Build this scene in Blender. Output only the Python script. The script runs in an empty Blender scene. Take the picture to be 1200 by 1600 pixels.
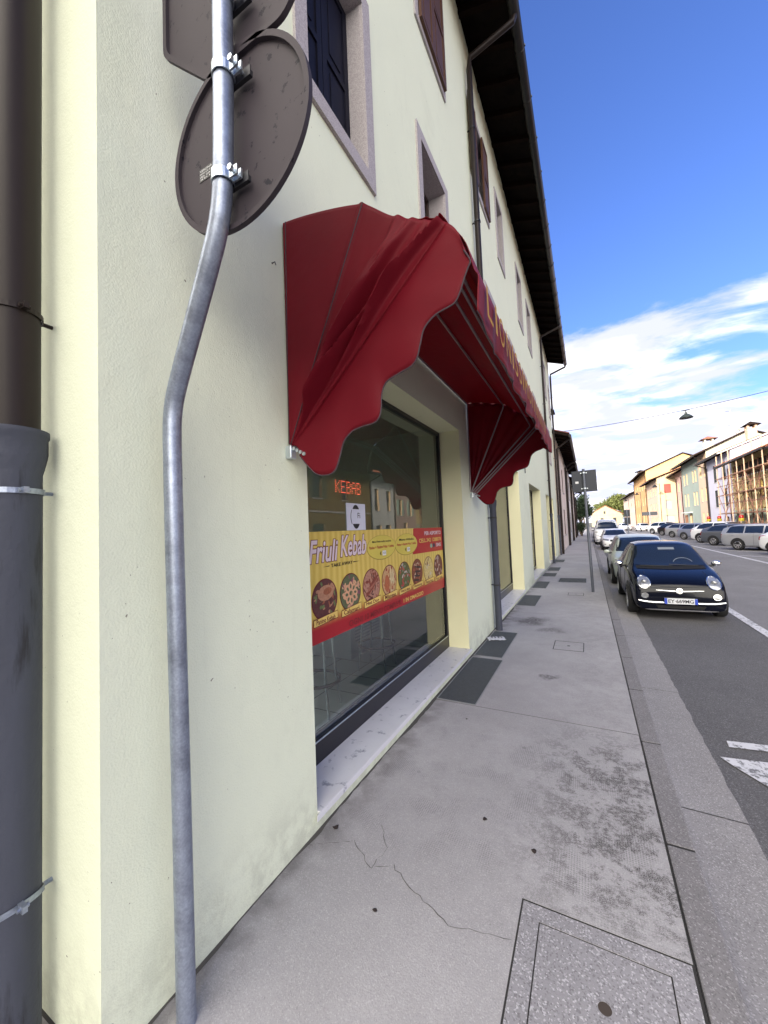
import bpy, bmesh, math, random
from mathutils import Vector, Matrix, noise
from mathutils.bvhtree import BVHTree
random.seed(7)
SC = bpy.context.scene
COL = SC.collection
PI = math.pi
R = math.radians

# ---------------------------------------------------------------- camera
cd = bpy.data.cameras.new('camera')
cam = bpy.data.objects.new('camera', cd); COL.objects.link(cam)
cd.sensor_fit = 'AUTO'; cd.sensor_width = 36.0; cd.lens = 13.5
cd.clip_start = 0.02; cd.clip_end = 3000
rot = Matrix(((0.88218605, 0.0582815, 0.46728047),
              (0.46915101, -0.0233086, -0.88281031),
              (-0.04055986, 0.99802804, -0.04790535)))
cam.matrix_world = Matrix.Translation((0, 0, 1.62)) @ rot.to_4x4()
SC.camera = cam

# ---------------------------------------------------------------- light
SUN_EL = R(13.0)
SUN_DIR = Vector((-0.32, -0.95, 0)).normalized()      # towards the sun, horizontal
BACKL = 1.4  # strength of the cloud glow added behind the viewer
world = bpy.data.worlds.new('World'); SC.world = world; world.use_nodes = True
wn = world.node_tree; wn.nodes.clear()
def wnode(t, **k):
    n = wn.nodes.new(t)
    for a, b in k.items(): setattr(n, a, b)
    return n
wl = wn.links.new
sky = wnode('ShaderNodeTexSky', sky_type='NISHITA', sun_disc=False)
sky.sun_elevation = SUN_EL
sky.sun_rotation = math.atan2(SUN_DIR.x, SUN_DIR.y)
sky.air_density = 1.0; sky.dust_density = 0.6; sky.ozone_density = 2.5
hs = wnode('ShaderNodeMixRGB', blend_type='MULTIPLY'); hs.inputs[0].default_value = 1
hs.inputs[2].default_value = (0.46, 0.53, 0.88, 1)
wl(sky.outputs[0], hs.inputs[1])
bg1 = wnode('ShaderNodeBackground'); bg1.inputs[1].default_value = 0.105
wl(hs.outputs[0], bg1.inputs[0])
tc = wnode('ShaderNodeTexCoord')
sep = wnode('ShaderNodeSeparateXYZ'); wl(tc.outputs['Generated'], sep.inputs[0])
def wmath(op, a, b=None, clamp=False):
    n = wnode('ShaderNodeMath', operation=op, use_clamp=clamp)
    for i, v in enumerate((a, b)):
        if v is None: continue
        if isinstance(v, (int, float)): n.inputs[i].default_value = v
        else: wl(v, n.inputs[i])
    return n.outputs[0]
def wramp(v, a, b, c=0.0, d=1.0):
    n = wnode('ShaderNodeMapRange', clamp=True, interpolation_type='SMOOTHSTEP')
    wl(v, n.inputs[0])
    for i, q in enumerate((a, b, c, d)): n.inputs[i+1].default_value = q
    return n.outputs[0]
zc = wmath('ADD', wmath('MAXIMUM', sep.outputs[2], 0.0), 0.22)
comb = wnode('ShaderNodeCombineXYZ')
wl(wmath('DIVIDE', sep.outputs[0], zc), comb.inputs[0]); wl(wmath('DIVIDE', sep.outputs[1], zc), comb.inputs[1])
mp = wnode('ShaderNodeMapping'); wl(comb.outputs[0], mp.inputs[0])
mp.inputs['Rotation'].default_value = (0, 0, R(12)); mp.inputs['Scale'].default_value = (0.85, 1.5, 1)
mp.inputs['Location'].default_value = (0.75, 0.2, 0)
n1 = wnode('ShaderNodeTexNoise'); wl(mp.outputs[0], n1.inputs[0])
n1.inputs['Scale'].default_value = 2.3; n1.inputs['Detail'].default_value = 9; n1.inputs['Roughness'].default_value = 0.6
n1.inputs['Distortion'].default_value = 0.35
elev = wramp(sep.outputs[2], 0.37, 0.50, 0.11, -0.42)          # fewer clouds higher up
elev2 = wramp(sep.outputs[2], 0.03, 0.28, 0.28, 0.02)           # a veil low down
# bright warm cloud added out of view behind the viewer, to lift the shade
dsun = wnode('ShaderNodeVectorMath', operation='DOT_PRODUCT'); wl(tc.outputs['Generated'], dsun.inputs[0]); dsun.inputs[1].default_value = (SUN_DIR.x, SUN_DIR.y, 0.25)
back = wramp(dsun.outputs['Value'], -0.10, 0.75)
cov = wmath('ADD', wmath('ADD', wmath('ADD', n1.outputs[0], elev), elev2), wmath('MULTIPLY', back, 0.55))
mask = wramp(cov, 0.49, 0.68, 0.0, 0.97)
n2 = wnode('ShaderNodeTexNoise'); wl(mp.outputs[0], n2.inputs[0])
n2.inputs['Scale'].default_value = 3.2; n2.inputs['Detail'].default_value = 5
n2.inputs['Distortion'].default_value = 0.3
ccol = wnode('ShaderNodeMixRGB'); wl(wramp(n2.outputs[0], 0.42, 0.62), ccol.inputs[0])
ccol.inputs[1].default_value = (0.56, 0.58, 0.78, 1); ccol.inputs[2].default_value = (0.97, 0.95, 0.98, 1)
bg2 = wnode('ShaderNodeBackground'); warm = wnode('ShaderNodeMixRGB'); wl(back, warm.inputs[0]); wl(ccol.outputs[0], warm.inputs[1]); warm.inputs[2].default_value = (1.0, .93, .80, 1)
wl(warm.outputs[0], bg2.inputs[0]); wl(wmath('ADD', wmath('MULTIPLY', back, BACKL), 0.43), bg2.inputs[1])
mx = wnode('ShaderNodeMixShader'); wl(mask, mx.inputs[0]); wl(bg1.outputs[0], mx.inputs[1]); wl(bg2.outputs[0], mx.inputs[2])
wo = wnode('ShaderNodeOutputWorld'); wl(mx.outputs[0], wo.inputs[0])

sd = bpy.data.lights.new('sun', 'SUN'); sd.energy = 2.1; sd.angle = R(0.6); sd.color = (1, 0.87, 0.70)
so = bpy.data.objects.new('sun', sd); COL.objects.link(so)
sv = Vector((SUN_DIR.x*math.cos(SUN_EL), SUN_DIR.y*math.cos(SUN_EL), math.sin(SUN_EL)))
so.rotation_euler = sv.to_track_quat('Z', 'Y').to_euler()
SC.view_settings.view_transform = 'Standard'; SC.view_settings.look = 'None'
SC.view_settings.exposure = 1.95; SC.view_settings.gamma = 1.0
SC.render.engine = 'CYCLES'
SC.cycles.max_bounces = 8; SC.cycles.transparent_max_bounces = 16

# ---------------------------------------------------------------- materials
MC = {}
def mat(name, col, rough=0.6, metal=0.0, var=0.12, vs=4.0, bump=0.0, bs=80.0, spec=0.5, dark=None, dark_t=(0.55, 0.7), ds=3.0, coat=0.0, emit=None, streak=False, fine=0.0, fs=300.0):
    """procedural surface: base colour with broad variation, optional stains, grain and bump"""
    if name in MC: return MC[name]
    m = bpy.data.materials.new(name); m.use_nodes = True
    nt = m.node_tree; b = nt.nodes['Principled BSDF']; L = nt.links.new
    c = (*col, 1)
    b.inputs['Roughness'].default_value = rough; b.inputs['Metallic'].default_value = metal
    b.inputs['Specular IOR Level'].default_value = spec
    if coat: b.inputs['Coat Weight'].default_value = coat; b.inputs['Coat Roughness'].default_value = 0.03
    t = nt.nodes.new('ShaderNodeTexCoord')
    mpn = nt.nodes.new('ShaderNodeMapping'); L(t.outputs['Object'], mpn.inputs[0])
    if streak: mpn.inputs['Scale'].default_value = (1, 1, 0.12)
    n = nt.nodes.new('ShaderNodeTexNoise'); n.inputs['Scale'].default_value = vs; n.inputs['Detail'].default_value = 6
    L(mpn.outputs[0], n.inputs[0])
    r = nt.nodes.new('ShaderNodeMixRGB'); L(n.outputs[0], r.inputs[0])
    r.inputs[1].default_value = (*[x*(1-var) for x in col], 1); r.inputs[2].default_value = (*[min(1, x*(1+var)) for x in col], 1)
    out = r.outputs[0]
    if dark:
        n3 = nt.nodes.new('ShaderNodeTexNoise'); n3.inputs['Scale'].default_value = ds; n3.inputs['Detail'].default_value = 8; n3.inputs['Roughness'].default_value = 0.65
        L(mpn.outputs[0], n3.inputs[0])
        mr = nt.nodes.new('ShaderNodeMapRange'); L(n3.outputs[0], mr.inputs[0]); mr.inputs[1].default_value = dark_t[0]; mr.inputs[2].default_value = dark_t[1]
        x = nt.nodes.new('ShaderNodeMixRGB'); L(mr.outputs[0], x.inputs[0]); L(out, x.inputs[1]); x.inputs[2].default_value = (*dark, 1)
        out = x.outputs[0]
    if fine:
        n4 = nt.nodes.new('ShaderNodeTexNoise'); n4.inputs['Scale'].default_value = fs; n4.inputs['Detail'].default_value = 2
        L(t.outputs['Object'], n4.inputs[0])
        mr = nt.nodes.new('ShaderNodeMapRange'); L(n4.outputs[0], mr.inputs[0]); mr.inputs[1].default_value = .3; mr.inputs[2].default_value = .7
        mr.inputs[3].default_value = 1-fine; mr.inputs[4].default_value = 1+fine
        x = nt.nodes.new('ShaderNodeVectorMath'); x.operation = 'SCALE'; L(out, x.inputs[0]); L(mr.outputs[0], x.inputs['Scale'])
        out = x.outputs[0]
    L(out, b.inputs['Base Color'])
    if bump:
        n5 = nt.nodes.new('ShaderNodeTexNoise'); n5.inputs['Scale'].default_value = bs; n5.inputs['Detail'].default_value = 4
        L(t.outputs['Object'], n5.inputs[0])
        bp = nt.nodes.new('ShaderNodeBump'); bp.inputs['Strength'].default_value = bump; bp.inputs['Distance'].default_value = 0.01
        L(n5.outputs[0], bp.inputs['Height']); L(bp.outputs[0], b.inputs['Normal'])
    if emit:
        b.inputs['Emission Color'].default_value = (*emit[0], 1); b.inputs['Emission Strength'].default_value = emit[1]
    MC[name] = m
    return m

def glass_mat(name, ior=1.9, tint=(0.85, 0.92, 0.92)):
    m = bpy.data.materials.new(name); m.use_nodes = True; nt = m.node_tree; nt.nodes.clear(); L = nt.links.new
    fr = nt.nodes.new('ShaderNodeFresnel'); fr.inputs[0].default_value = ior
    tr = nt.nodes.new('ShaderNodeBsdfTransparent'); tr.inputs[0].default_value = (*tint, 1)
    gl = nt.nodes.new('ShaderNodeBsdfGlossy'); gl.inputs['Roughness'].default_value = 0.0
    n = nt.nodes.new('ShaderNodeTexNoise'); n.inputs['Scale'].default_value = 2.2
    t = nt.nodes.new('ShaderNodeTexCoord'); L(t.outputs['Object'], n.inputs[0])
    bp = nt.nodes.new('ShaderNodeBump'); bp.inputs['Strength'].default_value = 0.05; bp.inputs['Distance'].default_value = 0.01
    L(n.outputs[0], bp.inputs['Height']); L(bp.outputs[0], gl.inputs['Normal'])
    mxs = nt.nodes.new('ShaderNodeMixShader'); L(fr.outputs[0], mxs.inputs[0]); L(tr.outputs[0], mxs.inputs[1]); L(gl.outputs[0], mxs.inputs[2])
    o = nt.nodes.new('ShaderNodeOutputMaterial'); L(mxs.outputs[0], o.inputs[0])
    return m

def fabric_mat(name, col, trans=0.25):
    m = bpy.data.materials.new(name); m.use_nodes = True; nt = m.node_tree; L = nt.links.new
    b = nt.nodes['Principled BSDF']; o = nt.nodes['Material Output']
    t = nt.nodes.new('ShaderNodeTexCoord')
    n = nt.nodes.new('ShaderNodeTexNoise'); n.inputs['Scale'].default_value = 3.0; n.inputs['Detail'].default_value = 8; n.inputs['Roughness'].default_value = .65
    L(t.outputs['Object'], n.inputs[0])
    r = nt.nodes.new('ShaderNodeMixRGB'); L(n.outputs[0], r.inputs[0])
    r.inputs[1].default_value = (*[x*.78 for x in col], 1); r.inputs[2].default_value = (*[x*1.2+.004 for x in col], 1)
    L(r.outputs[0], b.inputs['Base Color']); b.inputs['Roughness'].default_value = 0.55; b.inputs['Specular IOR Level'].default_value = .2
    n5 = nt.nodes.new('ShaderNodeTexNoise'); n5.inputs['Scale'].default_value = 14; n5.inputs['Detail'].default_value = 6
    L(t.outputs['Object'], n5.inputs[0])
    bp = nt.nodes.new('ShaderNodeBump'); bp.inputs['Strength'].default_value = 0.25; bp.inputs['Distance'].default_value = 0.012
    L(n5.outputs[0], bp.inputs['Height']); L(bp.outputs[0], b.inputs['Normal'])
    tl = nt.nodes.new('ShaderNodeBsdfTranslucent'); tl.inputs[0].default_value = (col[0]*2.6, col[1]*1.2, col[2]*.8, 1)
    mxs = nt.nodes.new('ShaderNodeMixShader'); mxs.inputs[0].default_value = trans
    L(b.outputs[0], mxs.inputs[1]); L(tl.outputs[0], mxs.inputs[2]); L(mxs.outputs[0], o.inputs[0])
    return m

def wall_mat(name, col, dirt=(.30, .30, .24)):
    m = mat(name, col, .9, var=.035, vs=1.2, bump=.22, bs=130, fine=.035, fs=400, spec=.2, dark=tuple(c*.80 for c in col), dark_t=(.58, .9), ds=.8)
    nt = m.node_tree; L = nt.links.new; b = nt.nodes['Principled BSDF']; src = b.inputs['Base Color'].links[0].from_socket
    g = nt.nodes.new('ShaderNodeNewGeometry'); sp = nt.nodes.new('ShaderNodeSeparateXYZ'); L(g.outputs['Position'], sp.inputs[0])
    def noi(sc, d=6, ro=.6, st=None):
        n = nt.nodes.new('ShaderNodeTexNoise'); n.inputs['Scale'].default_value = sc; n.inputs['Detail'].default_value = d; n.inputs['Roughness'].default_value = ro
        if st:
            mp_ = nt.nodes.new('ShaderNodeMapping'); mp_.inputs['Scale'].default_value = st; L(g.outputs['Position'], mp_.inputs[0]); L(mp_.outputs[0], n.inputs[0])
        else: L(g.outputs['Position'], n.inputs[0])
        return n.outputs[0]
    def mr(v, a, c, lo=0, hi=1):
        n = nt.nodes.new('ShaderNodeMapRange'); n.interpolation_type = 'SMOOTHSTEP'; L(v, n.inputs[0])
        for i, q in enumerate((a, c, lo, hi)): n.inputs[i+1].default_value = q
        return n.outputs[0]
    def mul(a, c):
        n = nt.nodes.new('ShaderNodeMath'); n.operation = 'MULTIPLY'; L(a, n.inputs[0])
        if isinstance(c, float): n.inputs[1].default_value = c
        else: L(c, n.inputs[1])
        return n.outputs[0]
    def mix(f, a, c):
        n = nt.nodes.new('ShaderNodeMixRGB'); L(f, n.inputs[0]); L(a, n.inputs[1]); n.inputs[2].default_value = (*c, 1); return n.outputs[0]
    c = mix(mul(mr(sp.outputs[2], .42, .0), mr(noi(9, 8, .7), .38, .62, 0, .35)), src, dirt)                 # rising damp and splashed dirt at the foot
    c = mix(mr(noi(1.4, 7, .6, (6, 6, .35)), .60, .78, 0, .28), c, tuple(x*.72 for x in col))                 # rain runs
    c = mix(mul(mr(noi(45, 3, .5), .705, .73), mr(noi(2.2, 3), .5, .6)), c, (.20, .19, .15))                 # small chips and specks
    c = mix(mul(mr(noi(.9, 5, .6), .52, .56), .10 if False else mr(noi(17, 6, .7), .4, .7, .0, .22)), c, tuple(x*.86 for x in col))
    L(c, b.inputs['Base Color'])
    bp = [n for n in nt.nodes if n.type == 'BUMP'][0]
    n2_ = nt.nodes.new('ShaderNodeBump'); n2_.inputs['Strength'].default_value = .22; n2_.inputs['Distance'].default_value = .05
    L(noi(2.6, 5, .55), n2_.inputs['Height']); L(bp.outputs[0], n2_.inputs['Normal']); L(n2_.outputs[0], b.inputs['Normal'])
    return m
WALL = wall_mat("wall_render", (0.70, 0.74, 0.59))
REVEAL = mat('reveal_render', (0.68, 0.66, 0.44), .9, var=.05, vs=1.5, bump=.3, bs=130, spec=.2, dark=(.40, .30, .17), dark_t=(.68, .8), ds=1.6)
GRANITE = mat('granite', (0.36, 0.33, 0.34), .75, var=.2, vs=40, bump=.1, bs=200, fine=.28, fs=160)
MARBLE = mat('marble', (0.66, 0.66, 0.69), .35, var=.12, vs=5, dark=(.30, .31, .36), dark_t=(.58, .66), ds=11)
PIPEB = mat('brown_pipe_paint', (0.020, 0.014, 0.013), .45, .0, var=.35, vs=7, streak=True, spec=.2)
PIPEI = mat('cast_iron', (0.058, 0.063, 0.086), .6, .0, var=.45, vs=9, streak=True, bump=.25, bs=50, spec=.2, dark=(.022, .022, .027), dark_t=(.54, .68), ds=17)
STEEL = mat('galvanised_steel', (0.30, 0.34, 0.43), .38, .65, var=.3, vs=22, fine=.12, fs=120, bump=.05, bs=60, dark=(.16, .18, .23), dark_t=(.5, .75), ds=10)
ZINC = mat('bright_zinc', (0.62, 0.68, 0.74), .3, .9, var=.15, vs=30)
SIGNBACK = mat('sign_back_paint', (0.050, 0.042, 0.050), .6, 0, var=.12, vs=4, spec=.12, dark=(.014, .013, .020), dark_t=(.615, .65), ds=24)
BLACKM = mat('black_metal', (0.015, 0.015, 0.017), .4, .2)
ALU = mat('dark_frame', (0.014, 0.013, 0.017), .35, .2)
TUBE = mat('awning_tube', (0.26, 0.20, 0.22), .4, .5)
RED = fabric_mat('red_awning_fabric', (0.165, 0.0035, 0.013), .26)
REDV = fabric_mat('faded_awning_valance', (0.19, 0.022, 0.030), .12)
REDV.node_tree.nodes['Principled BSDF'].inputs['Specular IOR Level'].default_value = .08
PIPING = mat('edge_piping', (0.05, 0.03, 0.04), .7)
GOLD = mat('gold_lettering', (0.42, 0.24, 0.07), .9, spec=.05)
GLASS = glass_mat('shop_glass', 2.6, (.74, .86, .90))
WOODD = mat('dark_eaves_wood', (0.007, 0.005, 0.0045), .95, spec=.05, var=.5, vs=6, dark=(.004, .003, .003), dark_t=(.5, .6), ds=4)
GUTTER = mat('dark_gutter', (0.010, 0.009, 0.010), .4, .3, var=.3)
TILE = mat('terracotta_tiles', (0.24, 0.10, 0.06), .85, var=.35, vs=6, dark=(.12, .07, .05), dark_t=(.5, .6), ds=5)
SHUTB = mat('brown_shutter_paint', (0.085, 0.036, 0.016), .5, var=.2, vs=8)
SHUTN = mat('navy_shutter_paint', (0.008, 0.008, 0.017), .6, spec=.12, var=.2, vs=8)
DARKIN = mat('dark_interior', (0.03, 0.03, 0.032), .9)

# ---------------------------------------------------------------- mesh builder
class MB:
    def __init__(s): s.v = []; s.f = []; s.m = []
    def add(s, vs, fs, mi=0):
        o = len(s.v); s.v += [tuple(p) for p in vs]; s.f += [tuple(i+o for i in f) for f in fs]; s.m += [mi]*len(fs); return s
    def quad(s, a, b, c, d, mi=0): return s.add([a, b, c, d], [(0, 1, 2, 3)], mi)
    def box(s, x0, x1, y0, y1, z0, z1, mi=0):
        v = [(x0,y0,z0),(x1,y0,z0),(x1,y1,z0),(x0,y1,z0),(x0,y0,z1),(x1,y0,z1),(x1,y1,z1),(x0,y1,z1)]
        return s.add(v, [(0,3,2,1),(4,5,6,7),(0,1,5,4),(1,2,6,5),(2,3,7,6),(3,0,4,7)], mi)
    def tube(s, pts, r, n=12, cap=True, mi=0):
        pts = [Vector(p) for p in pts]; rings = []
        rs = r if isinstance(r, (list, tuple)) else [r]*len(pts)
        up = None
        for i, p in enumerate(pts):
            d = (pts[min(i+1, len(pts)-1)] - pts[max(i-1, 0)]).normalized()
            if up is None:
                up = Vector((0, 0, 1)) if abs(d.z) < .9 else Vector((1, 0, 0))
            a = d.cross(up).normalized(); b = a.cross(d).normalized(); up = b
            rings.append([p + (a*math.cos(2*PI*k/n) + b*math.sin(2*PI*k/n))*rs[i] for k in range(n)])
        vs = [q for rg in rings for q in rg]; fs = []
        for i in range(len(pts)-1):
            for k in range(n):
                fs.append((i*n+k, i*n+(k+1) % n, (i+1)*n+(k+1) % n, (i+1)*n+k))
        if cap: fs.append(tuple(range(n))[::-1]); fs.append(tuple((len(pts)-1)*n+k for k in range(n)))
        return s.add(vs, fs, mi)
    def lathe(s, prof, c=(0,0,0), axis='z', n=24, mi=0):
        vs = []; fs = []
        for r, h in prof:
            for k in range(n):
                a = 2*PI*k/n; x, y = r*math.cos(a), r*math.sin(a)
                p = {'z': (x, y, h), 'y': (x, h, y), 'x': (h, x, y)}[axis]
                vs.append((p[0]+c[0], p[1]+c[1], p[2]+c[2]))
        for i in range(len(prof)-1):
            for k in range(n): fs.append((i*n+k, i*n+(k+1) % n, (i+1)*n+(k+1) % n, (i+1)*n+k))
        return s.add(vs, fs, mi)
    def prism(s, poly, a, b, axis='z', mi=0):
        """poly in the two other axes (in order xyz without axis)"""
        n = len(poly)
        def P(u, v, w): return {'z': (u, v, w), 'y': (u, w, v), 'x': (w, u, v)}[axis]
        vs = [P(u, v, a) for u, v in poly] + [P(u, v, b) for u, v in poly]
        fs = [tuple(range(n)), tuple(range(2*n-1, n-1, -1))] + [(i, n+i, n+(i+1) % n, (i+1) % n) for i in range(n)]
        return s.add(vs, fs, mi)
    def grid(s, rows, mi=0, closed=False):
        nr, nc = len(rows), len(rows[0]); fs = []
        for i in range(nr-1):
            for j in range(nc if closed else nc-1):
                k = (j+1) % nc
                if None in (rows[i][j], rows[i][k], rows[i+1][k], rows[i+1][j]): continue
                fs.append((i*nc+j, i*nc+k, (i+1)*nc+k, (i+1)*nc+j))
        return s.add([(p if p is not None else (0, 0, 0)) for r in rows for p in r], fs, mi)
    def sphere(s, c, r, n=10, sc=(1,1,1), mi=0):
        rows = []
        for i in range(n+1):
            t = PI*i/n
            rows.append([(c[0]+r*sc[0]*math.sin(t)*math.cos(2*PI*k/(2*n)), c[1]+r*sc[1]*math.sin(t)*math.sin(2*PI*k/(2*n)), c[2]+r*sc[2]*math.cos(t)) for k in range(2*n)])
        return s.grid(rows, mi, True)
    def mesh(s, name, mats, smooth=False, fix=True):
        me = bpy.data.meshes.new(name); me.from_pydata(s.v, [], s.f)
        for m in (mats if isinstance(mats, (list, tuple)) else [mats]): me.materials.append(m)
        if any(s.m): me.polygons.foreach_set('material_index', s.m)
        if fix:
            bm = bmesh.new(); bm.from_mesh(me); bmesh.ops.remove_doubles(bm, verts=bm.verts, dist=1e-5)
            loose = [v for v in bm.verts if not v.link_faces]; bmesh.ops.delete(bm, geom=loose, context='VERTS')
            bmesh.ops.recalc_face_normals(bm, faces=bm.faces); bm.to_mesh(me); bm.free()
        if smooth: me.polygons.foreach_set('use_smooth', [True]*len(me.polygons))
        me.update(); return me
    def build(s, name, mats, parent=None, smooth=False, bevel=0, fix=True, solid=0, sharp=None, **tags):
        me = s.mesh(name, mats, smooth, fix); o = bpy.data.objects.new(name, me); COL.objects.link(o)
        if parent: o.parent = parent
        if smooth and sharp is not False:
            try: me.set_sharp_from_angle(angle=R(sharp or 40))
            except Exception: pass
        if solid:
            md = o.modifiers.new('s', 'SOLIDIFY'); md.thickness = solid; md.offset = 0
        if bevel:
            md = o.modifiers.new('b', 'BEVEL'); md.width = bevel; md.segments = 2; md.limit_method = 'ANGLE'; md.angle_limit = R(40)
        for k, v in tags.items(): o[k] = v
        return o

def thing(name, label, cat, loc=(0,0,0), rz=0, group=None):
    o = bpy.data.objects.new(name, None); COL.objects.link(o); o.location = loc; o.rotation_euler = (0, 0, rz)
    o.empty_display_size = .1
    o['label'] = label; o['category'] = cat
    if group: o['group'] = group
    return o
def copy_tree(o, parent=None):
    c = o.copy(); COL.objects.link(c); c.parent = parent
    for ch in list(o.children): copy_tree(ch, c)
    return c

FONT = None
def text(body, name, m, parent, o, u, v, w, h, shear=0.0, off=0.0, lift=0.0, ext=0.0):
    """writing fitted to a w x h rectangle at o, spanned by unit vectors u, v"""
    cu = bpy.data.curves.new('t', 'FONT'); cu.body = body; cu.shear = shear; cu.offset = off; cu.resolution_u = 3
    if ext: cu.extrude = ext
    ob = bpy.data.objects.new('t', cu); COL.objects.link(ob)
    dg = bpy.context.evaluated_depsgraph_get(); dg.update()
    me = bpy.data.meshes.new_from_object(ob.evaluated_get(dg))
    bpy.data.objects.remove(ob); bpy.data.curves.remove(cu)
    xs = [p.co.x for p in me.vertices]; ys = [p.co.y for p in me.vertices]
    x0, x1, y0, y1 = min(xs), max(xs), min(ys), max(ys)
    o, u, v = Vector(o), Vector(u), Vector(v); n = u.cross(v)
    for p in me.vertices:
        p.co = o + u*((p.co.x-x0)/(x1-x0)*w) + v*((p.co.y-y0)/(y1-y0)*h) + n*(lift+p.co.z)
    me.materials.clear(); me.materials.append(m)
    ob = bpy.data.objects.new(name, me); COL.objects.link(ob)
    if parent: ob.parent = parent
    return ob

def wall_grid(mb, P, u0, u1, v0, v1, holes, mi=0):
    us = sorted({u0, u1, *[h[0] for h in holes], *[h[1] for h in holes]}); vs = sorted({v0, v1, *[h[2] for h in holes], *[h[3] for h in holes]})
    us = [u for u in us if u0 <= u <= u1]; vs = [v for v in vs if v0 <= v <= v1]
    for a, b in zip(us, us[1:]):
        for c, d in zip(vs, vs[1:]):
            cu, cv = (a+b)/2, (c+d)/2
            if any(h[0] < cu < h[1] and h[2] < cv < h[3] for h in holes): continue
            mb.quad(P(a, c), P(b, c), P(b, d), P(a, d), mi)

# ================================================================ GROUND
def stone_mat(name, base, stain, agg=0.35, aggs=220, stains=False, cracks=False):
    m = bpy.data.materials.new(name); m.use_nodes = True; nt = m.node_tree; L = nt.links.new; b = nt.nodes['Principled BSDF']
    b.inputs['Roughness'].default_value = .88; b.inputs['Specular IOR Level'].default_value = .3
    g = nt.nodes.new('ShaderNodeNewGeometry'); pos = g.outputs['Position']
    def noi(s, d=5, ro=.5, dist=0):
        n = nt.nodes.new('ShaderNodeTexNoise'); n.inputs['Scale'].default_value = s; n.inputs['Detail'].default_value = d; n.inputs['Roughness'].default_value = ro
        n.inputs['Distortion'].default_value = dist; L(pos, n.inputs[0]); return n.outputs[0]
    def mr(v, a, c, lo=0, hi=1, sm=False):
        n = nt.nodes.new('ShaderNodeMapRange'); L(v, n.inputs[0])
        if sm: n.interpolation_type = 'SMOOTHSTEP'
        for i, q in enumerate((a, c, lo, hi)): n.inputs[i+1].default_value = q
        return n.outputs[0]
    def mth(op, a, c=None):
        n = nt.nodes.new('ShaderNodeMath'); n.operation = op
        for i, q in enumerate((a, c)):
            if q is None: continue
            if isinstance(q, (int, float)): n.inputs[i].default_value = q
            else: L(q, n.inputs[i])
        return n.outputs[0]
    def mix(f, a, c, mode='MIX'):
        n = nt.nodes.new('ShaderNodeMixRGB'); n.blend_type = mode
        if isinstance(f, (int, float)): n.inputs[0].default_value = f
        else: L(f, n.inputs[0])
        for i, q in ((1, a), (2, c)):
            if isinstance(q, tuple): n.inputs[i].default_value = (*q, 1)
            else: L(q, n.inputs[i])
        return n.outputs[0]
    c = mix(mr(noi(.9, 4), .3, .7), tuple(x*.86 for x in base), tuple(x*1.1 for x in base))
    c = mix(mr(noi(7, 6, .6), .35, .75, 0, .35), c, tuple(x*.72 for x in base))
    vo = nt.nodes.new('ShaderNodeTexVoronoi'); vo.inputs['Scale'].default_value = aggs; L(pos, vo.inputs[0])
    sp = nt.nodes.new('ShaderNodeSeparateColor'); L(vo.outputs['Color'], sp.inputs[0])
    c = mix(mr(sp.outputs[0], .8, .92, 0, agg), c, tuple(min(1, x*2.1+.03) for x in base))
    c = mix(mr(sp.outputs[1], .72, .9, 0, agg), c, tuple(x*.35 for x in base))
    h = noi(140, 4)
    if stains:
        sx = nt.nodes.new('ShaderNodeSeparateXYZ'); L(pos, sx.inputs[0])
        # worn dirty zone towards the kerb, and a pressed dimple texture
        zx = mr(sx.outputs[0], -.65, 0, 0, 1, True)
        zy = mth('MULTIPLY', mr(sx.outputs[1], 1.5, 2.2, 0, 1, True), mr(sx.outputs[1], 3.6, 2.9, 0, 1, True))
        z = mth('MULTIPLY', zx, mth('ADD', mth('MULTIPLY', zy, .8), .2))
        st = mth('MULTIPLY', mr(noi(5.5, 10, .78), .47, .53, 0, 1), z)
        fl = mth('MULTIPLY', mr(noi(260, 2, .8), .44, .50), mr(noi(38, 5, .75), .42, .52, .15, 1))
        st = mth('MULTIPLY', st, fl)
        vd = nt.nodes.new('ShaderNodeTexVoronoi'); vd.inputs['Scale'].default_value = 85; vd.inputs['Randomness'].default_value = 0.12; L(pos, vd.inputs[0])
        dots = mr(vd.outputs['Distance'], .36, .22)
        dz = mth('MULTIPLY', mth('MULTIPLY', dots, zy), mr(noi(3.4, 6, .65), .50, .60))
        c = mix(mth('MULTIPLY', dz, .55), c, tuple(x*.25 for x in base))
        c = mix(mth('MULTIPLY', st, .95), c, (.045, .04, .038))
        # broad grime along the wall and round spots
        gw = mth('MULTIPLY', mr(sx.outputs[0], -1.15, -1.39, 0, .6, True), mr(noi(6, 6), .35, .6))
        c = mix(gw, c, stain)
        def spot(x, y, r, k):
            dd = nt.nodes.new('ShaderNodeVectorMath'); dd.operation = 'DISTANCE'; L(pos, dd.inputs[0]); dd.inputs[1].default_value = (x, y, 0)
            return mth('MULTIPLY', mr(mth('ADD', dd.outputs['Value'], mth('MULTIPLY', mth('SUBTRACT', noi(5, 4), .5), .5)), r, r*.2, 0, k, True), mr(noi(30, 5), .3, .55))
        for sxx in ((-.95, 6.9, .42, .8), (-.6, 6.4, .25, .5), (-.46, 4.47, .10, .6)):
            c = mix(spot(*sxx), c, tuple(x*.6 for x in stain))
        vg = nt.nodes.new('ShaderNodeTexVoronoi'); vg.inputs['Scale'].default_value = 3.1; L(pos, vg.inputs[0])
        c = mix(mth('MULTIPLY', mr(vg.outputs['Distance'], .055, .035), mr(noi(1.7, 2), .5, .56, 0, .55)), c, tuple(x*.45 for x in base))   # old gum spots
        c = mix(mr(noi(55, 4, .7), .62, .68, 0, .45), c, tuple(x*.5 for x in base))
        h = mth('SUBTRACT', h, mth('MULTIPLY', dz, .5))
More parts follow.
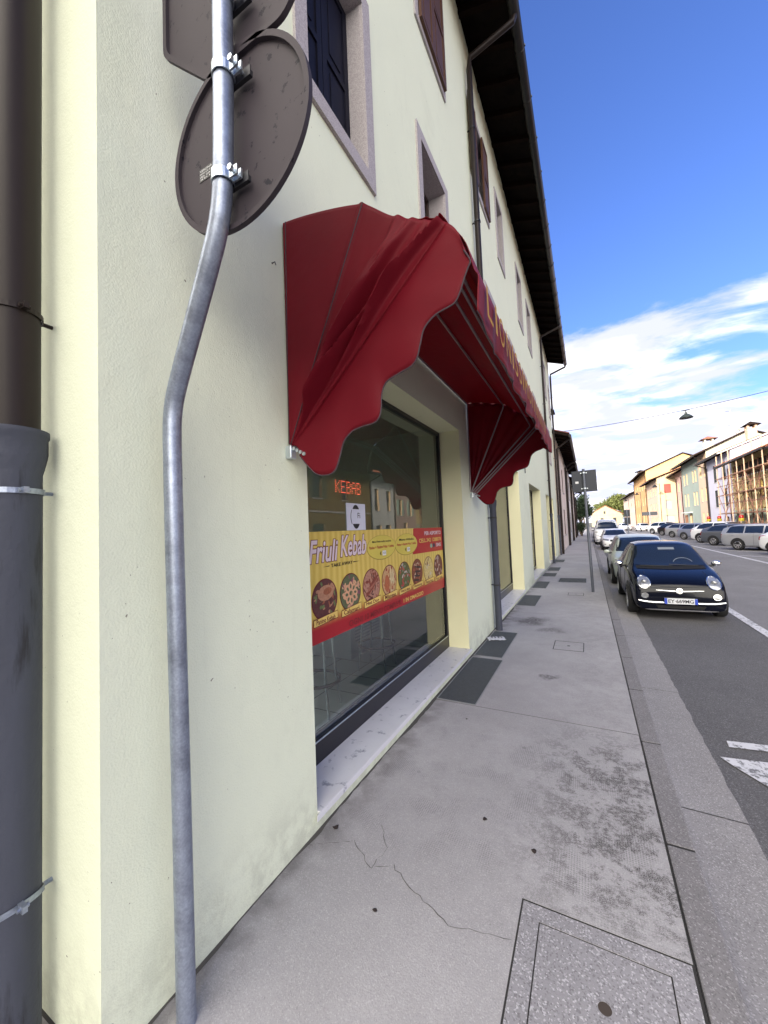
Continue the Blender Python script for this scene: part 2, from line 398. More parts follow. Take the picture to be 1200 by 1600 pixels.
    L(c, b.inputs['Base Color'])
    bp = nt.nodes.new('ShaderNodeBump'); bp.inputs['Strength'].default_value = .35; bp.inputs['Distance'].default_value = .004
    L(h, bp.inputs['Height']); L(bp.outputs[0], b.inputs['Normal'])
    return m
CONC = stone_mat('pavement_concrete', (.385, .372, .378), (.085, .078, .075), .16, 260, stains=True)
CONC2 = stone_mat('cover_concrete', (.30, .29, .305), (.06, .06, .06), .5, 190)
KERBM = stone_mat('kerb_stone', (.22, .21, .215), (.06, .06, .06), .4, 200)
GUTM = stone_mat('gutter_concrete', (.28, .27, .275), (.06, .06, .06), .38, 190)
ASPH = stone_mat('asphalt_dark', (.125, .122, .128), (.03, .03, .03), .45, 170)
ASPH2 = stone_mat('asphalt_worn', (.20, .195, .205), (.03, .03, .03), .4, 150)
PAINT = mat('road_paint', (.60, .60, .63), .7, var=.15, vs=8, dark=(.17, .17, .18), dark_t=(.52, .60), ds=28)

def struct(name, mb, m, **k): return mb.build(name, m, kind='structure', **k)
struct('ground', MB().quad((-400, -200, -.17), (500, -200, -.17), (500, 900, -.17), (-400, 900, -.17)), mat('earth', (.12, .12, .09), .9))
mb = MB(); mb.quad((.60, -14, -.135), (2.27, -14, -.135), (2.27, 160, -.135), (.60, 160, -.135)); struct('parking_lane', mb, ASPH)
mb = MB(); mb.quad((2.27, -14, -.133), (11.6, -14, -.133), (11.6, 160, -.133), (2.27, 160, -.133)); struct('road', mb, ASPH2)
# side street behind the camera
mb = MB(); mb.quad((-40, -7.4, -.138), (.2, -7.4, -.138), (.2, -1.4, -.138), (-40, -1.4, -.138)); struct('side_road', mb, ASPH2)
# pavement slabs with open joints
KX = .25
bed = MB(); [bed.box(*q, -.15, -.0012) for q in ((-12, -.335, -1.2, 1.784), (-.335, .233, -1.2, .206), (.2333, KX-.002, -1.2, 1.784), (-12, KX-.002, 1.7845, 160))]; struct('pavement_bed', bed, mat('joint_dirt', (.03, .028, .026), .95))
pv = MB(); js = [-1.2, 3.5, 7.54, 11.4, 13.9, 17.8, 21.9, 26, 30, 35, 41, 48, 56, 66, 80, 100, 160]
g = .004
PIT = (-.341, .238, .2, 1.79)
for i, (a, b) in enumerate(zip(js, js[1:])):
    x0 = -1.395 if i else -12
    if i == 0:
        pv.box(-12, -1.395, a, .655, -.02, 0)
        pv.box(-1.395, PIT[0]-.007, a, b-g, -.02, 0); pv.box(PIT[0]-.007, KX-.007, PIT[3]+.007, b-g, -.02, 0); pv.box(PIT[0]-.007, KX-.012, a, PIT[2]-.007, -.02, 0)
    else:
        pv.box(-1.395, KX-.006, a+g, b-g, -.02, 0)
struct('pavement', pv, CONC, fix=False)
# hairline cracks as shallow dark threads in the slab
def crack(pts, w=.003):
    m = MB(); rows = []
    P = [Vector((*p, .0015)) for p in pts]; out = []
    for a, b in zip(P, P[1:]):
        n = max(2, int((b-a).length/.025)); d = (b-a); s = Vector((-d.y, d.x, 0)).normalized()
        for k in range(n): out.append(a + d*(k/n) + s*random.uniform(-.008, .008))
    out.append(P[-1])
    for p in out:
        ww = w*random.uniform(.4, 1.2); rows.append([(p.x-ww*.4, p.y-ww*.6, p.z), (p.x+ww*.4, p.y+ww*.6, p.z)])
    return m.grid(rows)
mb = MB()
for c in ([(-1.39, 1.62), (-1.18, 1.75), (-1.02, 1.64), (-.93, 1.70), (-.78, 1.62), (-.6, 1.55), (-.36, 1.60)], [(-1.02, 1.64), (-1.0, 1.78), (-1.1, 1.9)], [(-.93, 5.95), (-.4, 5.9), (.2, 5.98)], [(-.75, 5.6), (-.3, 5.63)]):
    v = crack(c, .0022); mb.add(v.v, v.f)
rr = random.Random(21)
for side_x, ys_ in ((-1.3985, [.67+.05*k for k in range(170)]),):
    rows = []; w = .012
    for yv in ys_:
        w = max(.003, min(.035, w+rr.uniform(-.009, .009))); rows.append([(side_x-.002, yv, .0022), (side_x+w, yv, .0012)])
    mb.grid(rows)
struct('pavement_cracks', mb, mat('crack_dirt', (.07, .065, .06), .95), fix=False)
mb = MB()
y = -1.2
for L_ in [2.4, 1.2, 1.02, 1.0]+[1.0]*14+[4]*30:
    mb.box(KX, .372, y+.0015, y+L_-.0015, -.3, random.uniform(-.002, .001)); y += L_
mb2 = MB().box(KX+.001, .366, -1.2, 100, -.3, -.0032); struct('kerb_bed', mb2, mat('joint_dirt', (.03, .028, .026)))
struct('kerb', mb, KERBM, fix=False, bevel=.010)
mb = MB(); y = -1.6
rr = random.Random(3)
for L_ in [2.3, 2.23, 1.9, 2.1]+[2.2]*8+[5]*26:
    n = max(2, int(L_/.09)); a = []
    for k in range(n+1):
        a.append((.70+rr.uniform(-.006, .006), y+.004+(L_-.008)*k/n))
    mb.grid([[(.372, p[1], -.118) for p in a], [(p[0], p[1], -.126) for p in a], [(p[0]+.004, p[1], -.16) for p in a]]); y += L_
struct('gutter_strip', mb, GUTM, fix=False)
# markings
def strip(pts, z=-.129): return MB().add([(x, y, z) for x, y in pts], [tuple(range(len(pts)))])
mk = MB()
for pts in ([(2.17, 6.9), (2.30, 6.9), (2.30, 60), (2.17, 60)], [(5.6, 5), (5.74, 5), (5.74, 110), (5.6, 110)],
            [(.845, 3.845), (.855, 3.945), (2.3, 4.18), (2.3, 4.07)],
            [(.75, 3.665), (2.3, 3.92), (2.3, 2.2), (1.25, 2.95), (1.0, 3.27), (.80, 3.57)]):
    s_ = strip(pts, -.127); mk.add(s_.v, s_.f)
hd = Vector((.53, -.85))
for k in range(16):
    y0 = 18.6 + k*3.95
    a = Vector((5.85, y0)); b = a + hd*4.6; n = Vector((-hd.y, hd.x))*.05
    s_ = strip([(a.x-n.x, a.y-n.y), (b.x-n.x, b.y-n.y), (b.x+n.x, b.y+n.y), (a.x+n.x, a.y+n.y)], -.127); mk.add(s_.v, s_.f)
struct('road_markings', mk, PAINT)
mb = MB(); mb.box(11.2, 13.05, -14, 77.8, -.16, -.02); mb.box(9.4, 10.55, 77.8, 150, -.16, -.02); struct('far_pavement', mb, KERBM)

# inspection chamber in the pavement (bottom right)
t = thing('inspection_cover', 'square concrete inspection cover with a round lifting hole in the near pavement', 'manhole cover', ((PIT[0]+PIT[1])/2, 1.2, 0))
ox, oy = t.location.x, t.location.y
mb = MB(); w = .068
x0, x1, y0, y1 = [PIT[0]-ox, PIT[1]-ox, PIT[2]-oy, PIT[3]-oy]
mb.box(x0, x0+w, y0, y1, -.05, -.001); mb.box(x1-w, x1, y0, y1, -.05, -.001); mb.box(x0+w, x1-w, y0, y0+w, -.05, -.001); mb.box(x0+w, x1-w, y1-w, y1, -.05, -.001)
mb.build('frame', CONC2, t)
MB().quad((x0+.001, y0+.001, -.0038), (x1-.001, y0+.001, -.0038), (x1-.001, y1-.001, -.0038), (x0+.001, y1-.001, -.0038)).build('joint', mat('joint_dirt', (.03, .028, .026), .95), t)
e = .005
c = MB(); hx, hy, hr = -.045-ox, 1.515-oy, .021
ring = [(hx+hr*math.cos(a*PI/12)*1.0, hy+hr*math.sin(a*PI/12)) for a in range(24)]
xa, xb, ya, yb = x0+w+e, x1-w-e, y0+w+e, y1-w-e
def onbox(a):
    dx, dy = math.cos(a), math.sin(a); ts = []
    if dx > 1e-6: ts.append((xb-hx)/dx)
    if dx < -1e-6: ts.append((xa-hx)/dx)
    if dy > 1e-6: ts.append((yb-hy)/dy)
    if dy < -1e-6: ts.append((ya-hy)/dy)
    k = min(ts); return (hx+dx*k, hy+dy*k)
angs = sorted(set([a*PI/12 for a in range(24)] + [math.atan2(Y-hy, X-hx) % (2*PI) for X in (xa, xb) for Y in (ya, yb)]))
rows = [[(*onbox(a), -.05) for a in angs], [(*onbox(a), -.0022) for a in angs], [(hx+hr*math.cos(a), hy+hr*math.sin(a), -.0022) for a in angs], [(hx+hr*math.cos(a), hy+hr*math.sin(a), -.0034) for a in angs]]
c.grid(rows, 0, True); c.build('lid', CONC2, t)
MB().lathe([(0.0001, -.0032), (hr*.6, -.0030), (hr+.002, -.0034)], (hx, hy, 0)).build('lifting_socket', mat('rusty_iron', (.06, .045, .035), .8), t)

# small covers & gratings
GR_A = mat('grating_steel', (.085, .095, .11), .6, .2, var=.3, vs=30)
GR_F = mat('grating_frame', (.30, .31, .33), .5, .5)
def grating(loc, sx, sy, pitch, label, across=False):
    t = thing('ventilation_grating', label, 'grating', loc, 0, 'steel gratings in the pavement along the wall')
    mb = MB(); w = .008
    for a, b, c_, d in ((0, w, 0, sy), (sx-w, sx, 0, sy), (w, sx-w, 0, w), (w, sx-w, sy-w, sy)): mb.box(a, b, c_, d, .001, .006)
    mb.build('frame', GR_F, t)
    mb = MB(); x = w+pitch*.5
    while x < sx-w: mb.box(x-.0022, x+.0022, w, sy-w, .0005, .0045); x += pitch
    y = w+pitch*.5
    while y < sy-w: mb.box(w, sx-w, y-.0022, y+.0022, .0008, .0042); y += pitch
    mb.build('bars', GR_A, t, fix=False)
    MB().quad((w, w, .0003), (sx-w, w, .0003), (sx-w, sy-w, .0003), (w, sy-w, .0003)).build('well', mat('grating_well', (.006, .007, .009), .9), t)
    return t
GL = ['steel grating in the pavement below the shop window sill, nearest to the viewer',
      'steel grating with a leaflet lying on it at the foot of the first downpipe',
      'steel grating in the pavement below the second shop window',
      'steel grating beside the wall just short of the glazed door sill',
      'steel grating in front of the far end of the door sill',
      'steel grating beside the second downpipe, next along from the door', 'steel grating beside the wall beyond the second downpipe, farthest one']
for (x, y, sx, sy, p), l in zip([(-1.372, 3.51, .375, 1.28, .014), (-1.372, 4.86, .35, 1.21, .014), (-1.385, 8.15, .37, 1.24, .02), (-1.376, 10.46, .35, 1.24, .024), (-1.367, 12.85, .39, .9, .03), (-1.36, 14.38, .39, 1.15, .03), (-1.38, 17.6, .4, 1.2, .03)], GL):
    grating((x, y, 0), sx, sy, p, l)
g_ = grating((-.83, 11.65, 0), .70, .9, .03, 'wide dark steel grating in the middle of the pavement near the sign pole')
def cover(x0, y0, x1, y1, label):
    t = thing('access_cover', label, 'manhole cover', (x0, y0, 0), 0, None); w, l = x1-x0, y1-y0
    m = MB()
    for a, b, c_, d in ((0, .01, 0, l), (w-.01, w, 0, l), (0, w, 0, .012), (0, w, l-.012, l)): m.box(a, b, c_, d, -.01, .0012)
    m.build('frame', mat('cover_gap', (.05, .05, .05), .9), t, fix=False)
    MB().quad((.01, .012, .0006), (w-.01, .012, .0006), (w-.01, l-.012, .0006), (.01, l-.012, .0006)).build('plate', CONC, t)
    MB().lathe([(.0001, .003), (.02, .002)], (w/2, l/2, 0)).build('lifting_eye', mat('cover_gap', (.05, .05, .05)), t)
cover(-.50, 5.45, -.14, 5.86, 'small square cover flush in the pavement level with the first downpipe')
cover(-.50, 9.6, -.18, 9.95, 'small square cover flush in the pavement between the second window and the sign pole')
# leaflet
t = thing('leaflet', 'crumpled white printed leaflet lying on the grating by the downpipe', 'paper', (-1.25, 5.62, .01), R(25))
mb = MB(); rr = random.Random(5)
mb.grid([[(i*.03-.12, j*.035-.09, .004+.018*abs(math.sin(i*1.3+j))*rr.uniform(.4, 1)) for i in range(9)] for j in range(6)])
mb.build('sheet', mat('paper', (.6, .6, .64), .8, var=.1), t, solid=.001)
mb = MB(); 
for k in range(4): mb.quad((-.07+k*.045, -.03, .026), (-.05+k*.045, -.03, .026), (-.05+k*.045, .05, .026), (-.07+k*.045, .05, .026))
mb.build('print', mat('grey_print', (.12, .12, .14), .8), t)
# litter specks
for i, (x, y, s_) in enumerate([(-.60, 2.93-.75, .016), (-.33, 2.07, .018), (-.90, 1.62-.15, .012), (-1.0, 3.23, .012), (-1.32, 1.78, .022)]):
    mb = MB(); r_ = random.Random(i); n = 9
    mb.add([(s_*r_.uniform(.5, 1)*math.cos(2*PI*k/n), s_*r_.uniform(.5, 1)*math.sin(2*PI*k/n), .002+.004*r_.random()) for k in range(n)]+[(0, 0, .006)], [(k, (k+1) % n, n) for k in range(n)])
    o = mb.build('dead_leaf', mat('dead_leaf', (.03, .02, .018), .9)); o.location = (x, y, 0)
    o['label'] = ['tiny dark scrap on the pavement in the middle distance', 'small dark scrap of leaf on the open pavement left of the stains', 'tiny dark speck on the pavement near the crack by the pole', 'tiny dark scrap beside the near corner of the first grating', 'dark crumb of leaf against the wall foot under the marble sill'][i]
    o['category'] = 'litter'; o['group'] = 'dark scraps on the pavement'

# ================================================================ MAIN BUILDING
WX = -1.40; Y0 = .666; Y1 = 22.0; ZT = 10.1
bld = thing('corner_building', 'pale green rendered corner building with granite window frames and deep dark eaves on the left', 'building', (WX, Y0, 0))
def B(o):   # parts are modelled in world coordinates, then hung on the building
    o.parent = bld; o.matrix_parent_inverse = Matrix.Translation((-WX, -Y0, 0)); return o
shop1 = (1.724, 4.785, .075, 2.87)
shop2 = (6.6, 9.55, .075, 2.87)
door1 = (11.36, 14.19, .075, 2.78)
shop3 = (16.2, 17.55, .075, 2.78); shop4 = (18.5, 19.7, .075, 2.78)
grounds = [shop1, shop2, door1, shop3, shop4]
mids = [(1.84, 2.58, 4.49, 5.92), (3.84, 4.64, 4.49, 5.92), (6.95, 7.65, 4.49, 5.92), (9.2, 9.9, 4.49, 5.92), (11.4, 12.1, 4.49, 5.92), (13.6, 14.3, 4.49, 5.92), (19.0, 19.9, 4.49, 5.92)]
tops = [(3.95, 4.80, 7.52, 8.95), (6.72, 7.48, 7.60, 8.92), (8.46, 9.10, 7.52, 8.92), (11.2, 12.0, 7.42, 8.92), (13.22, 14.1, 7.52, 8.92), (18.7, 19.4, 7.5, 8.95), (20.6, 21.2, 7.0, 8.4)]
mb = MB()
wall_grid(mb, lambda u, v: (WX, u, v), Y0, Y1, -.14, ZT, grounds+mids+tops)
wall_grid(mb, lambda u, v: (u, Y0, v), -11, WX, -.14, ZT, [(-4.9, -2.3, .3, 2.87)]); mb.quad((WX, Y1, -.14), (-11, Y1, -.14), (-11, Y1, ZT), (WX, Y1, ZT))  # end wall with an unseen opening added to light the shop
mb.quad((-11, Y0, -.14), (-11, Y1, -.14), (-11, Y1, ZT), (-11, Y0, ZT))
mb.add([(WX, Y0, ZT), (-11, Y0, ZT), (-6.2, Y0, ZT+2.0)], [(0, 1, 2)]); mb.add([(WX, Y1, ZT), (-11, Y1, ZT), (-6.2, Y1, ZT+2.0)], [(0, 1, 2)])
B(mb.build('wall', WALL))
# small chips along the corner arris
DEP = .27
for (a, b, c_, d) in grounds:
    mb = MB()
    mb.quad((WX, a, c_), (WX-DEP, a, c_), (WX-DEP, a, d), (WX, a, d)); mb.quad((WX, b, c_), (WX-DEP, b, c_), (WX-DEP, b, d), (WX, b, d))
    mb.quad((WX, a, d), (WX-DEP, a, d), (WX-DEP, b, d), (WX, b, d))
    B(mb.build('opening_reveal', REVEAL))
# upper windows: granite frames + reveals + shutters
def leaf(mb, y0, y1, z0, z1, x):
    t_ = .035; w = .055
    mb.box(x-t_, x, y0, y0+w, z0, z1); mb.box(x-t_, x, y1-w, y1, z0, z1)
    for zz in (z0, (z0+z1)/2-w/2, z1-w): mb.box(x-t_, x, y0+w, y1-w, zz, zz+w)
    mb.box(x-t_+.006, x-.014, y0+w, y1-w, z0+w, z1-w)
    mb.box(x-.014, x-.006, y0+w+.05, y1-w-.05, z0+w+.05, (z0+z1)/2-w/2-.05); mb.box(x-.014, x-.006, y0+w+.05, y1-w-.05, (z0+z1)/2+w/2+.05, z1-w-.05)
def upper(h, fw, mode):
    a, b, c_, d = h; p = .022
    mb = MB()
    X1 = WX+p; X0 = WX-.002; D = WX-.26
    mb.box(X0, X1, a-fw, a, c_-fw, d+fw); mb.box(X0, X1, b, b+fw, c_-fw, d+fw)
    mb.box(X0, X1+.004, a, b, c_-fw, c_); mb.box(X0, X1, a, b, d, d+fw)
    mb.box(D, X0, a-.0, a+.003, c_, d); mb.box(D, X0, b-.003, b, c_, d); mb.box(D, X0, a+.003, b-.003, d-.003, d); mb.box(D, X0, a+.003, b-.003, c_, c_+.003)
    fr = B(mb.build('window', GRANITE, bevel=.004))
    m_ = (a+b)/2
    mb = MB(); s = MB()
    if mode == 'navy':
        leaf(s, a+.01, m_-.004, c_+.01, d-.01, WX-.13); leaf(s, m_+.004, b-.01, c_+.01, d-.01, WX-.13); sm = SHUTN
    elif mode == 'brown':
        leaf(s, a+.0, m_-.004, c_-.03, d+.02, WX+.062); leaf(s, m_+.004, b+.03, c_-.03, d+.02, WX+.062); sm = SHUTB
    elif mode == 'half':
        leaf(s, m_-.02, b+.03, c_-.03, d+.02, WX+.062); leaf(s, a-.55, a-.12, c_-.03, d+.02, WX+.062); sm = SHUTB
    else: s = None
    if s:
        q = s.build('shutters', sm, fr)
    mb.box(D+.01, D+.03, a+.05, b-.05, c_+.05, d-.05)
    q = mb.build('pane', mat('dark_window_glass', (.02, .022, .03), .06, spec=.8), fr)
    f = MB(); 
    for aa, bb, cc, dd in ((a, a+.055, c_, d), (b-.055, b, c_, d), (a, b, c_, c_+.06), (a, b, d-.06, d), (m_-.03, m_+.03, c_, d)): f.box(D+.03, D+.055, aa, bb, cc, dd)
    q = f.build('sash', mat('brown_sash', (.05, .03, .025), .5), fr, fix=False)
for h, m_ in zip(mids, ['navy', 'plain', 'navy', 'plain', 'navy', 'plain', 'plain']): upper(h, .12, m_)
for h, m_ in zip(tops, ['brown', 'half', 'plain', 'plain', 'plain', 'plain', 'plain']): upper(h, .10, m_)
# sills of marble
for i, (a, b, c_, d) in enumerate(grounds):
    mb = MB(); n = max(1, round((b-a)/1.0))
    mb.box(WX-DEP-.05, WX+.02, a+.001, b-.001, c_-.0, c_+.025)
    mb.box(WX+.02, WX+.024, a-.03, b+.03, c_-.008, c_+.025)
    B(mb.build('sill', MARBLE, bevel=.003))
# shop front frames and panes
GX = -1.68
def shopfront(h, name, bar=.20, mull=(), handle=None, gl=GLASS):
    a, b, c_, d = h; z0 = c_+.025
    mb = MB(); w = .045
    mb.box(GX-.05, GX+.02, a, a+w, z0, d); mb.box(GX-.05, GX+.02, b-w, b, z0, d); mb.box(GX-.05, GX+.02, a+w, b-w, z0, z0+bar); mb.box(GX-.05, GX+.02, a+w, b-w, d-w, d)
    for y in mull: mb.box(GX-.05, GX+.02, y-.04, y+.04, z0+bar, d-w)
    fr = B(mb.build(name, ALU, bevel=.003))
    mb = MB(); z0 += bar
    mb.box(GX+.02, GX+.026, a+w, b-w, z0-.012, z0-.004); mb.build('glazing_bead', ZINC, fr)
    g_ = MB(); g_.quad((GX, a+w, z0), (GX, b-w, z0), (GX, b-w, d-w), (GX, a+w, d-w)); g_.build('pane', gl, fr, fix=False)
    if handle:
        MB().tube([(GX+.02, handle, 1.0), (GX+.07, handle, 1.0), (GX+.07, handle, 1.35), (GX+.02, handle, 1.35)], .012, 8).build('handle', BLACKM, fr)
shopfront(shop1, 'shop_window', .155)
shopfront(shop2, 'shop_window', .16)
shopfront(door1, 'shop_door', .10, (12.4, 13.3), 13.1)
shopfront(shop3, 'shop_window', .12); shopfront(shop4, 'shop_door', .1)
# rooms behind the glass
def room(name, y0, y1, z0, z1, x1, wallm, floorm, hole=()):
    r = MB(); X = GX-.06
    r.quad((x1, y0, z0), (x1, y1, z0), (x1, y1, z1), (x1, y0, z1)); wall_grid(r, lambda u, v: (u, y0, v), x1, X, z0, z1, hole); r.quad((X, y1, z0), (x1, y1, z0), (x1, y1, z1), (X, y1, z1))
    r.quad((X, y0, z1), (x1, y0, z1), (x1, y1, z1), (X, y1, z1))
    q = r.build(name+'_walls', wallm, kind='structure')
    r = MB(); r.quad((X, y0, z0), (x1, y0, z0), (x1, y1, z0), (X, y1, z0)); q = r.build(name+'_floor', floorm, kind='structure')
tilef = bpy.data.materials.new('floor_tiles'); tilef.use_nodes = True
nt = tilef.node_tree; br = nt.nodes.new('ShaderNodeTexBrick'); br.offset = 0
br.inputs['Scale'].default_value = 1; br.inputs['Brick Width'].default_value = .4; br.inputs['Row Height'].default_value = .4; br.inputs['Mortar Size'].default_value = .006
br.inputs['Color1'].default_value = (.50, .53, .53, 1); br.inputs['Color2'].default_value = (.44, .47, .48, 1); br.inputs['Mortar'].default_value = (.08, .08, .08, 1)
gp = nt.nodes.new('ShaderNodeNewGeometry'); nt.links.new(gp.outputs['Position'], br.inputs['Vector']); nt.links.new(br.outputs[0], nt.nodes['Principled BSDF'].inputs['Base Color'])
nt.nodes['Principled BSDF'].inputs['Roughness'].default_value = .35
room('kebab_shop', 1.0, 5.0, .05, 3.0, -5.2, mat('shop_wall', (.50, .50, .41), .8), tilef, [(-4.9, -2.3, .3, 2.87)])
mb = MB(); q_ = MB()
for a, b, c_, d in ((-4.9, -2.3, .3, .36), (-4.9, -2.3, 2.81, 2.87), (-4.9, -4.84, .36, 2.81), (-2.36, -2.3, .36, 2.81), (-3.63, -3.57, .36, 2.81)): mb.box(a, b, Y0+.02, Y0+.07, c_, d)
fr = B(mb.build('shop_window', ALU)); q_.quad((-4.84, Y0+.04, .36), (-2.36, Y0+.04, .36), (-2.36, Y0+.04, 2.81), (-4.84, Y0+.04, 2.81)).build('pane', GLASS, fr)  # made-up side window, out of view, letting daylight into the shop
mb = MB()
for x_ in (-4.9, -2.3): mb.quad((x_, Y0, .3), (x_, 1.0, .3), (x_, 1.0, 2.87), (x_, Y0, 2.87))
for z_ in (.3, 2.87): mb.quad((-4.9, Y0, z_), (-2.3, Y0, z_), (-2.3, 1.0, z_), (-4.9, 1.0, z_))
B(mb.build('opening_reveal', REVEAL))  # reveal of the added side opening
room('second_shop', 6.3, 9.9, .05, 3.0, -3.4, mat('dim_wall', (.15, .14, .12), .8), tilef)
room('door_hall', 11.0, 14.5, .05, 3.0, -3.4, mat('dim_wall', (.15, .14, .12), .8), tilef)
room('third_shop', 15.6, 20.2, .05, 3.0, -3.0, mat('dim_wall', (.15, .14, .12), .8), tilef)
# eaves
EX = -.62; SL = math.tan(R(22))
def ez(x): return ZT + .06 - (x-WX)*SL*.9
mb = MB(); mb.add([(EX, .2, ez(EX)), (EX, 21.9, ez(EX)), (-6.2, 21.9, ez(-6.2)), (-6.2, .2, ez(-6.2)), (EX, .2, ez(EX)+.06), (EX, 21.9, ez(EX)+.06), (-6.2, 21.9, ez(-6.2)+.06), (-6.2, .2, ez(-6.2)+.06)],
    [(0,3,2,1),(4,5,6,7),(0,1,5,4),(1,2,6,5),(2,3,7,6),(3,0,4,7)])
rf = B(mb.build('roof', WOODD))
mb = MB()
for k in range(2):
    z = .061+.03*k
ncol = 110
rows = []
for i, x in enumerate([EX+.06, EX, -1.6, -6.2]):
    rows.append([(x, .15+ (21.8)*j/(ncol*2), ez(x)+.075+(.05 if j % 2 else 0)) for j in range(ncol*2+1)])
mb.grid(rows); mb.add([(-6.2, .15, ez(-6.2)+.075), (-6.2, 21.95, ez(-6.2)+.075), (-11.8, 21.95, ez(-1)), (-11.8, .15, ez(-1))], [(0, 1, 2, 3)])
mb.build('roof_tiles', TILE, rf, fix=False)
bpy.data.objects['roof_tiles'].matrix_parent_inverse = Matrix()
y = .35
while y < 21.9:
    mb = MB()
    za, zb = ez(WX), ez(EX-.03)
    mb.add([(WX, y, za-.13), (EX-.03, y, zb-.10), (EX-.03, y, zb), (WX, y, za), (WX, y+.09, za-.13), (EX-.03, y+.09, zb-.10), (EX-.03, y+.09, zb), (WX, y+.09, za)],
        [(0,1,2,3),(7,6,5,4),(0,4,5,1),(1,5,6,2),(3,2,6,7)])
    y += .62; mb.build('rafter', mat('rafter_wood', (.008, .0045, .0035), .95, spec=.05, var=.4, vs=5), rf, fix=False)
# gutter
mb = MB(); gx, gz = EX+.045, ez(EX)-.01; prof = [(gx+.075*math.cos(a), gz+.075*math.sin(a)) for a in [PI+PI*k/10 for k in range(11)]]
prof = prof + [(gx+.085, gz+.01), (gx+.08, gz+.018)]
mb.grid([[(p[0], yy, p[1]) for p in prof] for yy in (.18, 21.93)])
gu = B(mb.build('gutter', GUTTER, smooth=True, solid=.004))
y = .5
while y < 21.9:
    mb = MB()
    mb.tube([(gx+.082*math.cos(PI+PI*k/8), y, gz+.082*math.sin(PI+PI*k/8)) for k in range(9)], .007, 6); mb.box(gx+.075, gx+.1, y-.012, y+.012, gz, gz+.03); y += .9
    mb.build('gutter_bracket', GUTTER, gu, fix=False)
# downpipes
def downpipe(y, zsplit=2.0):
    mb = MB(); px = WX+.085
    mb.tube([(gx, y+.1, gz-.06), (gx-.02, y+.08, gz-.16), (px+.02, y, gz-.42), (px, y, gz-.60), (px, y, zsplit+.02)], .046, 14)
    dp = B(mb.build('downpipe', PIPEB, smooth=True))
    mb = MB(); mb.lathe([(.05, 0.0), (.05, zsplit-.1), (.053, zsplit-.09), (.062, zsplit-.02), (.062, zsplit+.03), (.046, zsplit+.03)], (px, y, 0)); mb.build('pipe_shoe', PIPEI, dp, smooth=True)
    for z in (.7, 1.75, 3.4, 5.0, 6.6, 8.2): mb = MB(); mb.lathe([(.052, z-.012), (.055, z-.012), (.055, z+.012), (.052, z+.012)], (px, y, 0)); mb.box(WX, px-.05, y-.008, y+.008, z-.008, z+.008); mb.build('pipe_clamp', BLACKM, dp, fix=False)
for y in (6.16, 17.1, 21.75): downpipe(y)
# old wall hook & cable stub
mb = MB(); mb.tube([(WX, 1.49, 3.06), (WX+.02, 1.49, 3.06), (WX+.022, 1.495, 3.045)], .0028, 6); mb.sphere((WX, 1.49, 3.06), .005, 5); B(mb.build('wall_hook', BLACKM))
mb = MB(); mb.tube([(WX, 10.4, 3.15), (WX+.05, 10.4, 3.1), (WX+.04, 10.45, 2.95)], .012, 6); B(mb.build('wall_hook', BLACKM))
# near rainwater pipe round the corner
px, py = -1.715, .555
t = thing('rainwater_pipe', 'large brown downpipe running into a dark cast iron shoe at the left edge', 'downpipe', (px, py, 0))
mb = MB(); mb.tube([(0, 0, 2.0), (0, 0, 9.6)], .074, 28); mb.build('upper_pipe', PIPEB, t, smooth=True)
mb = MB(); mb.lathe([(.079, -.13), (.079, 1.86), (.084, 1.88), (.094, 1.93), (.094, 1.985), (.098, 1.99), (.098, 2.01), (.076, 2.012)], n=32); mb.build('cast_iron_shoe', PIPEI, t, smooth=True)
for z, r_, kk in ((1.80, .082, 0), (.46, .082, .12), (2.42, .077, 0), (5, .077, 0)):
    mb = MB(); n = 28; rows = []
    for zz in (-.009, .009):
        rows.append([((r_+.002)*math.cos(2*PI*k/n), (r_+.002)*math.sin(2*PI*k/n), z+zz+kk*.3*math.cos(2*PI*k/n)) for k in range(n)])
    mb.grid(rows, 0, True); mb.box(r_-.01, r_+.03, -.006, .006, z-.009+kk*.3, z+.009+kk*.3)
    mb.tube([(r_+.015, -.014, z+kk*.3), (r_+.015, .014, z+kk*.3)], .006, 6); mb.tube([(0, r_, z), (0, Y0-py, z)], .006, 6)
    mb.build('clamp', STEEL if z < 2 else PIPEB, t, fix=False, solid=.003)

# ================================================================ INSIDE THE SHOP
CH = mat('chrome_leg', (.55, .58, .60), .25, .9); SEATM = mat('black_stool_parts', (.03, .03, .035), .5)
def stool(x, y, rz, label):
    t = thing('bar_stool', label, 'stool', (x, y, .05), rz, 'bar stools inside the kebab shop')
    for k in range(4):
        a = PI/4+k*PI/2; c_, s_ = math.cos(a), math.sin(a)
        MB().tube([(.23*c_, .23*s_, 0), (.19*c_, .19*s_, .28), (.15*c_, .15*s_, .80)], .012, 8).build('leg', CH, t, smooth=True)
    MB().tube([(.21*math.cos(2*PI*k/32), .21*math.sin(2*PI*k/32), .27) for k in range(33)], .014, 8, cap=False).build('foot_ring', SEATM, t, smooth=True)
    MB().lathe([(.0001, .80), (.18, .80), (.2, .82), (.2, .86), (.17, .89), (.0001, .895)], n=24).build('seat', SEATM, t, smooth=True)
stool(-2.22, 2.78, .3, 'dark bar stool with metal legs behind the glass, nearest the window corner')
stool(-2.24, 3.92, .1, 'dark bar stool with metal legs behind the glass, further into the shop')
t = thing('shop_counter', 'pale grey counter unit with louvred side at the back of the kebab shop', 'counter', (-3.0, 4.3, .05))
MB().box(-.5, .35, -.3, .55, 0, 1.0).build('cabinet', mat('pale_laminate', (.38, .42, .46), .5), t, bevel=.01)
mb = MB()
for k in range(12): mb.box(.352, .36, -.2, .4, .2+k*.04, .215+k*.04)
